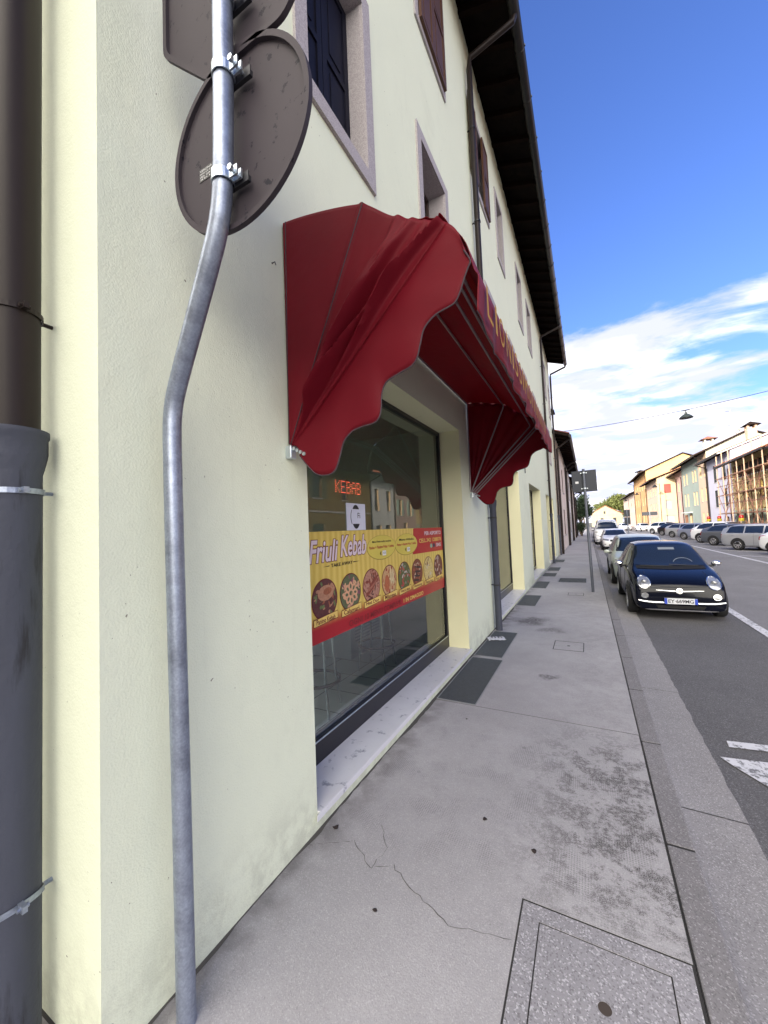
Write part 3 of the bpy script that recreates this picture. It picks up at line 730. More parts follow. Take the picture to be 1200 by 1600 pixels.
mb.build('louvres', mat('grey_louvre', (.2, .22, .25), .4), t)
MB().box(-.55, .40, -.35, .60, 1.0, 1.03).build('worktop', SEATM, t)
t = thing('column', 'slim pale column standing inside the kebab shop', 'column', (-2.9, 3.0, .05)); MB().lathe([(.07, 0), (.07, 2.93)], n=20).build('shaft', mat('pale_blue_paint', (.42, .46, .5), .5), t, smooth=True)
# LED sign
t = thing('led_sign', 'red dotted LED sign reading KEBAB hanging behind the shop glass', 'sign', (-1.9, 2.72, 1.97))
F5 = {'K': ['10001','10010','10100','11000','10100','10010','10001'], 'E': ['11111','10000','10000','11110','10000','10000','11111'], 'B': ['11110','10001','10001','11110','10001','10001','11110'], 'A': ['01110','10001','10001','11111','10001','10001','10001']}
LEDM = mat('red_led', (.3, .02, .01), .4, emit=((1, .12, .06), .6))
for i, ch in enumerate('KEBAB'):
    mb = MB()
    for r_, row in enumerate(F5[ch]):
        for c_, v in enumerate(row):
            if v == '1': mb.sphere((0, i*.086+c_*.0145, .10-r_*.0165), .0042, 4)
    mb.build('letter', LEDM, t)
# poster
t = thing('wifi_poster', 'white paper poster with a black round emblem and the letters Fi above the menu banner', 'poster', (GX+.004, 2.53, 1.632))
PW, PH = .29, .218
MB().box(0, .0015, 0, PW, 0, PH).build('paper', mat('poster_paper', (.60, .62, .74), .7), t)
mb = MB(); cx, cz, a_, b_ = PW/2-.005, PH/2, .118, .098
n = 48; mb.add([(.0022, cx+a_*.55*math.cos(2*PI*k/n), cz+b_*math.sin(2*PI*k/n)) for k in range(n)], [tuple(range(n))])
mb.build('emblem_disc', mat('ink', (.012, .012, .015), .6), t)
mb = MB(); mb.box(.0024, .003, cx-a_*.62, cx+a_*1.05, cz-.058, cz+.062); mb.build('emblem_plate', mat('poster_paper', (.60, .62, .74)), t)
MB().tube([(.003, cx-a_*.65+.0*k, cz+.05) if False else (.003, cx-a_*(.55+.12*math.cos(k*PI/10-PI/2)), cz+.055-.115*k/10) for k in range(11)], .0025, 5).build('emblem_outline', mat('ink', (.012, .012, .015)), t)
text('Fi', 'lettering', mat('ink', (.012, .012, .015)), t, (.0034, cx+.022, cz-.012), (0, 1, 0), (0, 0, 1), .04, .045, off=.01)

# ================================================================ BANNER
def banner_mat():
    m = bpy.data.materials.new('banner_print'); m.use_nodes = True; nt = m.node_tree; L = nt.links.new; b = nt.nodes['Principled BSDF']
    b.inputs['Roughness'].default_value = .35
    g = nt.nodes.new('ShaderNodeNewGeometry'); s = nt.nodes.new('ShaderNodeSeparateXYZ'); L(g.outputs['Position'], s.inputs[0])
    w = nt.nodes.new('ShaderNodeTexWave'); w.wave_type = 'BANDS'; w.bands_direction = 'Y'; w.inputs['Scale'].default_value = 4.5; w.inputs['Distortion'].default_value = 2; L(g.outputs['Position'], w.inputs[0])
    c = nt.nodes.new('ShaderNodeMixRGB'); L(w.outputs[0], c.inputs[0]); c.inputs[1].default_value = (.58, .42, .085, 1); c.inputs[2].default_value = (.68, .52, .13, 1)
    # printed yellow fades into the printed red band at the foot
    r = nt.nodes.new('ShaderNodeMapRange'); r.interpolation_type = 'SMOOTHSTEP'; L(s.outputs[2], r.inputs[0]); r.inputs[1].default_value = 1.06; r.inputs[2].default_value = .95
    x = nt.nodes.new('ShaderNodeMixRGB'); L(r.outputs[0], x.inputs[0]); L(c.outputs[0], x.inputs[1]); x.inputs[2].default_value = (.36, .008, .018, 1)
    L(x.outputs[0], b.inputs['Base Color']); return m
bn = thing('menu_banner', 'yellow and red printed kebab menu banner with round food pictures stuck across the shop glass', 'banner', (GX+.004, 1.78, .865))
BX = .0
def b2(y, z): return (y-1.78, z-.865)
MB().box(0, .002, 0, 4.735-1.78, 0, .765).build('sheet', banner_mat(), bn)
BRED = mat('banner_red', (.40, .010, .020), .4); INK = MC['ink']; WHITEP = mat('white_print', (.66, .55, .62), .5); MAROON = mat('maroon_print', (.12, .008, .015), .5); CREAM = mat('cream_print', (.72, .52, .14), .5); PINKP = mat('pink_print', (.70, .45, .50), .5)
def bpoly(pts, lift, name, m, lab=None):
    mb = MB(); mb.add([(lift, *b2(*p)) for p in pts], [tuple(range(len(pts)))]); return mb.build(name, m, bn)
def btext(s, y0, z0, y1, z1, m, lift=.005, name='lettering', shear=0, off=0):
    a = b2(y0, z0); return text(s, name, m, bn, (lift, a[0], a[1]), (0, 1, 0), (0, 0, 1), y1-y0, z1-z0, shear, off)
bpoly([(3.78, 1.352), (4.735, 1.34), (4.735, 1.629), (3.82, 1.629)], .003, 'red_panel', BRED)
btext('Friuli', 2.045, 1.405, 2.40, 1.575, MAROON, .0042, shear=.25, off=.05); btext('Friuli', 2.05, 1.41, 2.395, 1.57, WHITEP, .0055, shear=.25, off=.022)
btext('Kebab', 2.42, 1.425, 2.815, 1.60, MAROON, .0042, shear=.25, off=.05); btext('Kebab', 2.425, 1.43, 2.81, 1.595, WHITEP, .0055, shear=.25, off=.022)
btext('TAKE AWAY', 2.30, 1.366, 2.59, 1.392, INK, .0045, off=.02)
bpoly([(2.20, 1.378), (2.28, 1.376), (2.28, 1.383)], .0045, 'flourish', INK); bpoly([(2.60, 1.376), (2.70, 1.380), (2.60, 1.383)], .0045, 'flourish', INK)
btext('PER ASPORTO', 4.13, 1.545, 4.68, 1.59, WHITEP, off=.03); btext('CELL.342 1288078', 3.96, 1.465, 4.68, 1.51, CREAM, off=.02); btext('SMS', 4.49, 1.395, 4.67, 1.44, WHITEP, off=.03)
def disc(y, z, ry, rz, lift, name, m, a0=0, n=40):
    mb = MB(); c_ = b2(y, z); mb.add([(lift, c_[0]+ry*math.cos(2*PI*k/n), c_[1]+rz*math.sin(2*PI*k/n)) for k in range(n)], [tuple(range(n))]); return mb.build(name, m, bn)
disc(4.33, 1.416, .035, .026, .0045, 'messenger_icon', mat('green_icon', (.25, .4, .3), .5)); disc(4.42, 1.416, .035, .026, .0045, 'social_icon', mat('blue_icon', (.02, .03, .08), .5))
for (y, l1, l2, l3, ry) in ((3.095, 'Menu Panini scelta completa', 'Panino + Patatine Fritte + Lattina', '5,50', .270), (3.635, 'Menu Alibaba', 'Panino + Patatine Fritte + Lattina', '6,50', .272)):
    disc(y, 1.468, ry+.006, .112, .0035, 'offer_rim', mat('oval_rim', (.33, .24, .05), .5)); disc(y, 1.470, ry, .107, .0045, 'offer_oval', mat('oval_yellow', (.60, .50, .09), .5))
    btext(l1, y-.18, 1.508, y+.18, 1.532, INK, .0058, off=.02); btext(l2, y-.235, 1.460, y+.235, 1.486, BRED, .0058, off=.02)
    btext('€', y-.05, 1.398, y-.02, 1.430, INK, .0058, off=.03)
    bpoly([(y, 1.392), (y+.07, 1.392), (y+.07, 1.436), (y, 1.436)], .0055, 'price_label', mat('price_white', (.7, .7, .68), .5)); btext(l3, y+.012, 1.404, y+.06, 1.424, INK, .0065)
def food(i, y, cap):
    cols = [[(.30, .10, .05), (.12, .16, .06), (.40, .20, .12), (.10, .03, .03)], [(.62, .34, .20), (.55, .30, .2), (.20, .07, .10), (.1, .12, .06)], [(.22, .05, .03), (.32, .12, .08), (.10, .03, .02), (.4, .2, .14)],
            [(.40, .12, .05), (.60, .50, .28), (.30, .05, .03), (.5, .3, .15)], [(.40, .05, .05), (.5, .42, .38), (.25, .25, .2), (.1, .12, .04)], [(.30, .08, .04), (.04, .02, .02), (.5, .40, .30), (.2, .06, .03)],
            [(.55, .40, .15), (.60, .55, .45), (.2, .1, .05), (.6, .48, .2)], [(.3, .1, .08), (.5, .42, .38), (.25, .08, .05), (.12, .03, .03)]][i]
    disc(y, 1.15, .151, .147, .0035, 'picture_rim', MAROON)
    mt = [mat('food_%d_%d' % (i, k), c_, .5, var=.45, vs=60) for k, c_ in enumerate(cols)]
    mb = MB(); rr = random.Random(40+i); c0 = b2(y, 1.15); n = 40
    mb.add([(.0045, c0[0]+.143*math.cos(2*PI*k/n), c0[1]+.139*math.sin(2*PI*k/n)) for k in range(n)], [tuple(range(n))], 3)
    def blob(cy, cz, ry, rz, ang, lift, mi, hole=0):
        pts = []
        for k in range(14):
            a = 2*PI*k/14; u, v = ry*math.cos(a), rz*math.sin(a)
            yy, zz = cy+u*math.cos(ang)-v*math.sin(ang), cz+u*math.sin(ang)+v*math.cos(ang)
            d = math.hypot(yy/.143, zz/.139)
            if d > .98: yy /= d/.98; zz /= d/.98
            pts.append((lift, c0[0]+yy, c0[1]+zz))
        mb.add(pts, [tuple(range(14))], mi)
    L0 = .0047
    for k in range(46):
        a = rr.uniform(0, 2*PI); q = .13*math.sqrt(rr.random()); L0 += .00002
        blob(q*math.cos(a), q*math.sin(a), rr.uniform(.01, .035), rr.uniform(.006, .016), rr.uniform(0, PI), L0, rr.choice([0, 1, 2, 3]))
    if i == 0: blob(.01, .045, .095, .055, .05, L0+.0001, 2); blob(.03, .055, .05, .025, .1, L0+.0002, 0)
    elif i == 1:
        for k in range(8):
            a = k*.8; u, v = .06*math.cos(a), .055*math.sin(a)-.01; L0 += .0001; blob(u, v, .038, .03, a, L0, 0); L0 += .0001; blob(u, v, .019, .012, a, L0, 3)
    elif i == 2:
        for k in range(3): blob(-.02+.03*k, -.03+.035*k, .10, .016, .5, L0+.0001*k, k % 2)
    elif i == 3: blob(.03, .05, .018, .085, .1, L0+.0001, 1); blob(.075, .03, .018, .08, .1, L0+.0002, 1); blob(-.05, -.02, .05, .08, 0, L0+.0001, 0)
    elif i == 5:
        for k in range(4): blob(-.03+.02*k, -.08+.045*k, .08, .012, -.1, L0+.0001*k, 1)
    elif i == 6:
        for k in range(12): L0 += .0001; blob(rr.uniform(-.07, .07), rr.uniform(-.05, .06), .05, .007, rr.uniform(-1, 1), L0, 3)
    mb.build('food_picture', mt, bn, fix=False)
    bpoly([(y-.14, .978), (y+.145, .994), (y+.145, 1.05), (y-.14, 1.032)], .0075, 'caption_rim', MAROON)
    bpoly([(y-.136, .983), (y+.141, .998), (y+.141, 1.046), (y-.136, 1.027)], .0082, 'caption_label', CREAM)
    btext(cap, y-.11, .992, y+.11, 1.028, MAROON, .009, off=.02)
for i, (y, cap) in enumerate(zip([2.216+.3325*k for k in range(8)], ['Panino Kebab', 'Calamari', 'Hot Dog', 'Milanese', 'Kebab al piatto', 'Hamburger', 'Patatine fritte', 'Panino Falafel'])): food(i, y, cap)
btext('OGNI 10 MENU COMPLETI', 2.51, .885, 3.44, .935, mat('dull_print', (.20, .02, .025), .5), .005, off=.02)
btext('1 IN OMAGGIO', 3.50, .888, 4.02, .93, CREAM, .005, off=.03)

# ================================================================ AWNING
AY0, AY1, PZ = 1.57, 5.20, 2.07; AX = WX+.012
aw = thing('awning', 'faded dark red fabric hood awning with scalloped valance and gold letters over the shop window', 'awning', (AX, AY0, PZ))
def A(th, r): return (AX-AX+r*math.sin(th), r*math.cos(th))   # local x,z in the side plane
TH3 = R(46.5)
def rad(th):
    d = math.degrees(th)
    if d <= 24: k = (d-0)/24; return 1.262 - .014*math.sin(PI*k) - .01*k
    k = (d-24)/22.5; return 1.252 - .050*max(0, math.sin(PI*min(1, k)))**1.2 + .018*k
ridges = [(33.5, 1.5, .050, .60), (37.4, 1.0, .078, .50), (40.4, .75, .060, .42), (43.2, .6, .045, .72)]
def fold(th, r):
    d = math.degrees(th); s_ = 0; k = r/1.25
    for c0, w, a, pk in ridges:
        c1 = c0 + 3.6*(k-.5) + 1.1*math.sin(7*k+c0) + .6*noise.noise(Vector((k*9, c0, 0)))          # ridges run a little oblique
        amp = a*math.exp(-((k-pk)/.33)**2)*1.55 + .003*k
        s_ += amp*math.exp(-((d-c1)/(w*(1.25-.35*k)))**2)
    s_ += .012*math.exp(-((d-24)/.8)**2)*min(1, k*3)
    s_ += .020*math.sin(PI*min(1, d/24))*math.sin(PI*k)*.8*(1 if d < 24 else 0)
    nz = noise.noise(Vector((k*5, d*.28, 3.1)))
    if 27 < d < 46: s_ += .013*nz*math.sin(PI*(d-27)/19)*max(0, math.sin(PI*min(1, k)))**.5
    return s_*min(1, k*4)
fabric = MB(); NT, NRr = 150, 70
side = []
for i in range(NT+1):
    th = TH3*i/NT; row = []
    for j in range(NRr+1):
        k = j/NRr; r = .03 + (rad(th)-.03)*k
        x, z = A(th, r)
        row.append((x, -fold(th, r) , z))
    side.append(row)
fabric.grid(side)
sm_ = MB()
for dd_ in (0.9, 24.3):
    P = []
    for j in range(NRr+1):
        k = j/NRr; r = .03+(rad(R(dd_))-.03)*k; x, z = A(R(dd_), r); P.append((x, -fold(R(dd_), r)-.0025, z))
    sm_.tube(P, .0028, 5)
sm_.build('seam', PIPING, aw)
fabric.build('side_panel', RED, aw, smooth=True, solid=.0025, sharp=60, fix=False)
# top panel, from wall over the bows
mb = MB(); rows = []; NY = 60
L_ = AY1-AY0
for i in range(NT+1):
    th = TH3*i/NT; row = []; r0 = rad(th)
    y_start = -fold(th, r0)
    for j in range(NY+1):
        k = (j/NY); y = y_start + (L_-y_start)*k
        d = math.degrees(th)
        sag = 0
        if d > 24: sag = .05*math.sin(PI*(d-24)/22.5)*math.sin(PI*min(1, k*1.0))
        else: sag = .012*math.sin(PI*d/24)*math.sin(PI*k)
        wr = .012*sum(math.exp(-((d-c0)/1.1)**2) for c0 in (41.5, 43.6, 45.4))*(.5+.5*math.cos(y*3))
        r = r0 - sag + wr
        x, z = A(th, r); row.append((x, y, z))
    rows.append(row)
mb.grid(rows); mb.build('top_panel', RED, aw, smooth=True, solid=.0025, sharp=70, fix=False)
# far side
mb = MB(); rows = []
for i in range(41):
    th = TH3*i/40; rows.append([(*[A(th, .03+(rad(th)-.03)*k/20)[0]], L_+.01*math.sin(i), A(th, .03+(rad(th)-.03)*k/20)[1]) for k in range(21)])
mb.grid(rows); mb.build('side_panel', RED, aw, smooth=True, solid=.0025, fix=False)
# side valances: scalloped edge read in the side plane
E0 = [(-1.312, 2.03), (-1.265, 1.975), (-1.211, 1.924), (-1.165, 1.910), (-1.119, 1.912), (-1.087, 1.937), (-1.062, 2.00), (-1.04, 2.065), (-.993, 2.109), (-.93, 2.125), (-.87, 2.132), (-.841, 2.155), (-.828, 2.20), (-.823, 2.255), (-.796, 2.31),
      (-.73, 2.335), (-.661, 2.354), (-.630, 2.386), (-.610, 2.445), (-.588, 2.505), (-.535, 2.547), (-.48, 2.562), (-.444, 2.575), (-.418, 2.616), (-.40, 2.66), (-.380, 2.700), (-.368, 2.725), (-.392, 2.775)]
def cr(P, n=6):
    out = []
    for i in range(len(P)-1):
        p0, p1, p2, p3 = [Vector(P[max(0, min(len(P)-1, q))]) for q in (i-1, i, i+1, i+2)]
        for k in range(n):
            t_ = k/n; out.append(.5*((2*p1)+(-p0+p2)*t_+(2*p0-5*p1+4*p2-p3)*t_*t_+(-p0+3*p1-3*p2+p3)*t_**3))
    out.append(Vector(P[-1])); return out
EE = [(p[0]-AX, p[1]-PZ) for p in cr(E0, 3)]
EEF = [(p[0]-AX, p[1]-PZ) for p in cr(E0[:-5]+[(-.42, 2.56), (-.38, 2.53), (-.357, 2.51)], 3)]
def valance(y, sgn, name, m=RED, flare=.05):
    E_ = EE if sgn < 0 else EEF
    rows = []; n = len(E_); edge = []
    for i, (ex, ez_) in enumerate(E_):
        k = i/(n-1); ax, az = A(TH3, .03+(rad(TH3)-.03)*k)
        row = []
        for j in range(13):
            s_ = j/12; bulge = .018*math.sin(PI*s_)*math.sin(PI*k)
            x = ax+(ex-ax)*s_ + .012*math.sin(PI*s_); z = az+(ez_-az)*s_+.015*math.sin(PI*s_)
            yo = sgn*((fold(TH3, .03+1.2*k) if sgn < 0 else 0)*(1-s_)**2 + .010*math.sin(9*k+1)*s_ + flare*s_*max(0, (k-.80)/.2)**1.5 + bulge)
            row.append((x, y+yo, z))
        rows.append(row); edge.append(row[-1])
    mb = MB(); mb.grid(rows); v = mb.build(name, m, aw, smooth=True, solid=.0025, fix=False, sharp=80)
    MB().tube(edge, .0035, 6).build('edge_piping', PIPING, v, smooth=True)
valance(0, -1, 'side_valance', flare=.03); valance(L_, 1, 'side_valance', flare=.0)
# front valance: over the last bow, out and down, scalloped lower edge
rows = []; NY = 240; bot = []
c0 = A(TH3, rad(TH3))
for j in range(NY+1):
    k = j/NY; y = -.0 + L_*k
    wob = .007*math.sin(y*11)+.004*math.sin(y*23+1)
    sc_ = .030*(abs(math.sin(PI*y/.46)))**.8
    P = [(c0[0], c0[1]), (c0[0]+.035, c0[1]-.045), (c0[0]+.08, c0[1]-.125), (-.360-AX, 2.70-PZ), (-.345-AX+wob*.3, 2.665-PZ), (-.352-AX+wob, 2.60-PZ), (-.36-AX+wob*1.4, 2.515-PZ-sc_)]
    q = cr(P, 3); rows.append([(p.x, y, p.y) for p in q]); bot.append(rows[-1][-1])
mb = MB(); mb.grid(rows); e_ = rows[-1]; mb.add(e_, [tuple(range(len(e_)))]); fv = mb.build('front_valance', REDV, aw, smooth=True, solid=.0025, fix=False, sharp=80)
MB().tube(bot, .003, 6).build('edge_piping', PIPING, fv, smooth=True)
lx = -.345-AX+.012
yy = .10
for i, ch in enumerate('LIONISSIMO'):
    w = {'I': .04, 'M': .15, 'L': .12, 'O': .13, 'N': .13, 'S': .10}[ch]
    text(ch, 'letter', GOLD, fv, (lx, yy, 2.535-PZ), (0, 1, 0), (0, 0, 1), w, .145, off=.0)
    yy += w+.055
for i in range(10):
    w = .05+.04*(i % 3); mb = MB(); mb.add([(lx, yy, 2.54-PZ), (lx, yy+.03, 2.54-PZ), (lx, yy+.03+w*.3, 2.68-PZ), (lx, yy+w*.3, 2.68-PZ)], [(0, 1, 2, 3)]); 
    mb.build('letter', GOLD, fv); yy += .115
# bows and arms
def bow(th, r, label=None, off=0.0, tr=.009, inset=.03):
    a = A(th, r-.012); b = A(th, .03)
    o_ = (off*math.cos(th), -off*math.sin(th))
    a = (a[0]+o_[0], a[1]+o_[1]); b = (b[0]+o_[0], b[1]+o_[1])
    MB().tube([(b[0], inset, b[1]), (a[0]-.0, inset, a[1]-.02), (a[0], inset+.02, a[1]), (a[0], L_-inset-.02, a[1]), (a[0], L_-inset, a[1]-.02), (b[0], L_-inset, b[1])], tr, 8).build('bow', TUBE, aw, smooth=True)
bow(R(.6), 1.25, tr=.009); bow(R(23.5), 1.245, tr=.010); bow(R(44.5), 1.16); bow(R(46), 1.20, off=.025); bow(R(46), 1.22, off=.055)
for y in (.0, L_):
    mb = MB(); mb.box(-.012, .03, y-.022, y+.022, -.05, .02); q = mb.build('wall_bracket', ZINC, aw, bevel=.006)
    mb = MB()
    for k in range(5): mb.tube([(.02+.022*k, y-.016, .012-.012*k), (.02+.022*k, y+.016, .012-.012*k)], .010, 10)
    mb.build('pivot_bolt', ZINC, q, smooth=True)

# ================================================================ ROAD SIGN POST (near)
t = thing('sign_post', 'galvanised steel post with a bend, carrying two grey backed road signs next to the corner', 'sign post', (-1.285, .866, 0))
ox, oy = t.location.x, t.location.y
P0 = [(-1.285, .866, -.02), (-1.285, .862, .6), (-1.292, .858, 1.2), (-1.297, .854, 1.75), (-1.297, .852, 2.00), (-1.290, .850, 2.06), (-1.275, .848, 2.115), (-1.24, .843, 2.18), (-1.0, .806, 2.535), (-.965, .800, 2.60), (-.945, .796, 2.67), (-.935, .793, 2.74), (-.928, .790, 2.85), (-.915, .787, 3.1), (-.905, .782, 4.3)]
Pc = [];
for i in range(len(P0)-1):
    a, b = Vector(P0[i]), Vector(P0[i+1])
    for k in range(2): Pc.append(a.lerp(b, k/2))
Pc.append(Vector(P0[-1]))
for _ in range(2):
    Pc = [Pc[0]]+[(Pc[i-1]+2*Pc[i]+Pc[i+1])/4 for i in range(1, len(Pc)-1)]+[Pc[-1]]
MB().tube([(p.x-ox, p.y-oy, p.z) for p in Pc], .0305, 24).build('pole', STEEL, t, smooth=True)
DY = .838-oy
def plate(name, pts, cx, cz, lip):
    mb = MB(); n = len(pts)
    P = lambda s_, y: [(cx+u*s_, y, cz+v*s_) for u, v in pts]
    k2 = 1-.018/max(abs(u) for u, v in pts)
    rows = [P(k2, DY+.001), P(k2, DY-lip), P(1, DY-lip), P(1, DY+.004), ]
    mb.grid(rows, 0, True); vs = P(1, DY+.004); mb.add(vs, [tuple(range(n))]); mb.add(P(k2, DY+.001), [tuple(range(n))])
    return mb.build(name, SIGNBACK, t, smooth=True, sharp=30)
d_ = plate('round_sign', [(.3*math.cos(2*PI*k/72), .3*math.sin(2*PI*k/72)) for k in range(72)], -.92-ox, 2.89, .012)
oc = []
for k in range(8):
    a = PI/8+k*PI/4; oc.append((.433*math.cos(a), .433*math.sin(a)))
# rounded corners
oc2 = []
for k in range(8):
    p, q, n_ = Vector(oc[k]), Vector(oc[k-1]), Vector(oc[(k+1) % 8])
    a = p+(q-p).normalized()*.03; b = p+(n_-p).normalized()*.03
    for s_ in range(5):
        u = s_/4; oc2.append(tuple((1-u)**2*a+2*u*(1-u)*p+u*u*b))
o8 = plate('octagonal_sign', oc2, -.878-ox, 3.553, .012)
def bracket(z, xl, par, px, py_):
    mb = MB(); n = 24; r_ = .0335
    mb.grid([[(px+r_*math.cos(2*PI*k/n), py_+r_*math.sin(2*PI*k/n), z+zz) for k in range(n)] for zz in (-.016, .016)], 0, True)
    mb.box(px+.03, px+.066, py_-.006, py_-.002, z-.014, z+.014); mb.box(px+.03, px+.066, py_+.010, py_+.014, z-.014, z+.014)
    c_ = mb.build('clamp', ZINC, par, solid=.003)
    MB().tube([(px+.052, py_-.02, z), (px+.052, py_+.03, z)], .006, 8).tube([(px+.052, py_-.022, z), (px+.052, py_-.012, z)], .010, 6).build('bolt', ZINC, c_)
    MB().box(px-.05, px+.085, DY-.024, DY-.0125, z-.022, z-.004).box(px-.05, px+.085, DY-.024, DY-.021, z-.004, z+.010).build('rail', mat('dark_rail', (.03, .03, .035), .5, .3), c_)
bracket(3.055, 0, t, -.918-ox, .787-oy); bracket(2.725, 0, t, -.936-ox, .793-oy); bracket(3.30, 0, t, -.913-ox, .785-oy); bracket(3.8, 0, t, -.909-ox, .783-oy)
# maker's sticker
MB().box(-1.105-ox, -1.02-ox, DY-.0005, DY+.0, 2.83, 2.875).build('sticker', mat('sticker_black', (.02, .02, .022), .5), t)
stw = mat('sticker_white', (.6, .6, .62), .5)
for (s, z0, h) in (('VERONA F', 2.862, .008), ('0000-CE 0497', 2.853, .005), ('(E) 2013', 2.840, .008), ('2011', 2.833, .005)):
    text(s, 'lettering', stw, t, (-1.10-ox, DY-.0015, z0), (1, 0, 0), (0, 0, 1), .07, h)

# far sign post
t = thing('sign_post', 'thin grey post on the pavement with a dark rectangular sign back', 'sign post', (.01, 10.17, 0)); t.rotation_euler = (R(-1), R(-.8), 0)
MB().tube([(0, 0, -.02), (0, 0, 2.88)], .030, 16).build('pole', mat('dull_galvanised', (.11, .12, .15), .5, .4, var=.2), t, smooth=True)
NAVYB = mat('dark_sign_back', (.028, .032, .045), .5, .2)
MB().box(-.262, .262, .035, .05, 2.34, 2.85).build('sign_panel', NAVYB, t, bevel=.01)
for z in (2.42, 2.79):
    c_ = MB().lathe([(.033, z-.012), (.035, z-.012), (.035, z+.012), (.033, z+.012)]).box(-.07, -.045, .025, .034, z-.01, z+.01).box(.045, .07, .025, .034, z-.01, z+.01).build('clamp', ZINC, t)
MB().box(-.19, -.12, .0335, .0345, 2.55, 2.60).build('sticker', stw, t)

# ================================================================ CARS
def cr1(tab, x):
    for i in range(len(tab)-1):
        if tab[i][0] <= x <= tab[i+1][0] or i == len(tab)-2:
            a, b = tab[i], tab[i+1]; k = 0 if b[0] == a[0] else (x-a[0])/(b[0]-a[0])
            return [p+(q-p)*k for p, q in zip(a, b)]
TYRE = mat('tyre_rubber', (.014, .014, .015), .8); RIM = mat('alloy_rim', (.5, .5, .52), .3, .8); CHROME = mat('chrome', (.75, .76, .78), .12, 1.0)
CGL = mat('car_glass', (.012, .018, .03), .04, spec=.9, var=.0); TRIM = mat('black_car_trim', (.012, .012, .013), .5); LAMP = mat('headlamp_glass', (.34, .35, .37), .12, .5, var=.4, vs=22); REDL = mat('tail_lamp', (.30, .01, .01), .2)
ORL = mat('amber_lamp', (.6, .2, .03), .3); PLW = mat('plate_white', (.62, .64, .68), .5); PLB = mat('plate_blue', (.02, .06, .45), .5); SEAM = mat('panel_seam', (.004, .004, .005), .8)
WHITEG = mat('interior_grey', (.20, .22, .25), .6)
def paint(name, c, metal=.35): return mat('paint_'+name, c, .28, metal, var=.03, coat=.45)
def car(name, label, cat, spec, pm, loc, rz, group=None, front=None, rear=None, plate_txt=None):
    t = thing(name, label, cat, loc, rz, group)
    ST = spec['st']
    rows = []
    for (x, w, b, zb, zt, wt) in ST:
        pts = [(0, b), (w*.86, b), (w*.985, b+.05), (w*1.0, b+(zb-b)*.45), (w*.985, zb-.06), (w*.95, zb), (wt+(w*.95-wt)*.35, zb+(zt-zb)*.55), (wt, zt-.05*min(1, (zt-zb)/.2)), (wt*.75, zt-.005), (0, zt+.008)]
        rows.append([(x, p[0], p[1]) for p in pts]+[(x, -p[0], p[1]) for p in pts[-2:0:-1]])
    mb = MB(); mb.grid(rows, 0, True); n = len(rows[0]); o0 = 0
    mb.add(rows[0], [tuple(range(n))]); mb.add(rows[-1], [tuple(range(n))])
    body = mb.build('body', pm, t, smooth=True, sharp=False)
    md = body.modifiers.new('s', 'SUBSURF'); md.levels = md.render_levels = 2
    dg = bpy.context.evaluated_depsgraph_get(); dg.update()
    me = bpy.data.meshes.new_from_object(body.evaluated_get(dg)); body.modifiers.clear(); body.data = me
    bm = bmesh.new(); bm.from_mesh(me)
    # wheel arches cut out of the body
    wr = spec['wr']
    bt = BVHTree.FromBMesh(bm)
    def hit(p, d, off=.004):
        h = bt.ray_cast(Vector(p), Vector(d), 6)
        if h[0] is None: return None
        nn = h[1] if h[1].dot(Vector(d)) < 0 else -h[1]
        q = h[0]+nn*off; return (q.x, q.y, q.z)
    def front_p(y, z, off=.004): return hit((4, y, z), (-1, 0, 0), off)
    def rear_p(y, z, off=.004): return hit((-4, y, z), (1, 0, 0), off)
    def side_p(x, z, s_, off=.004): return hit((x, 3*s_, z), (0, -s_, 0), off)
    def loft(e0, e1, f, nv=8, off=.004, nu=10):
        rows = []
        def samp(e, k):
            k *= len(e)-1; i = min(int(k), len(e)-2); q = k-i; return [a+(b-a)*q for a, b in zip(e[i], e[i+1])]
        for i in range(nv+1):
            rows.append([f(*[a+(b-a)*i/nv for a, b in zip(samp(e0, j/nu), samp(e1, j/nu))], off) for j in range(nu+1)])
        return MB().grid(rows)
    def circ(c0, c1, r1, r2, f, off=.004, nr=4, n=24, r0=0.02):
        rows = []
        for i in range(nr+1):
            q = r0+(1-r0)*i/nr; rows.append([f(c0+r1*q*math.cos(2*PI*k/n), c1+r2*q*math.sin(2*PI*k/n), off) for k in range(n)])
        return MB().grid(rows, 0, True)
    def seam(pts, f, off=.004, r=.004):
        P = []
        for a, b in zip(pts, pts[1:]):
            m_ = max(2, int(math.hypot(b[0]-a[0], b[1]-a[1])/.06))
            P += [f(a[0]+(b[0]-a[0])*k/m_, a[1]+(b[1]-a[1])*k/m_, off) for k in range(m_)]
        P.append(f(*pts[-1], off)); P = [p for p in P if p]
        return MB().tube(P, r, 5) if len(P) > 2 else MB()
    ws = spec['ws']  # windscreen rows: (z, halfwidth) bottom->top
    g1 = loft([(-ws[0][1], ws[0][0]), (0, ws[0][0]-.015), (ws[0][1], ws[0][0])], [(-ws[1][1], ws[1][0]), (0, ws[1][0]+.02), (ws[1][1], ws[1][0])], front_p, 8, .005, 14).build('windscreen', CGL, t, smooth=True)
    if spec.get('rw'):
        rw = spec['rw']; loft([(-rw[0][1], rw[0][0]), (rw[0][1], rw[0][0])], [(-rw[1][1], rw[1][0]), (rw[1][1], rw[1][0])], rear_p, 6, .005, 12).build('rear_window', CGL, t, smooth=True)
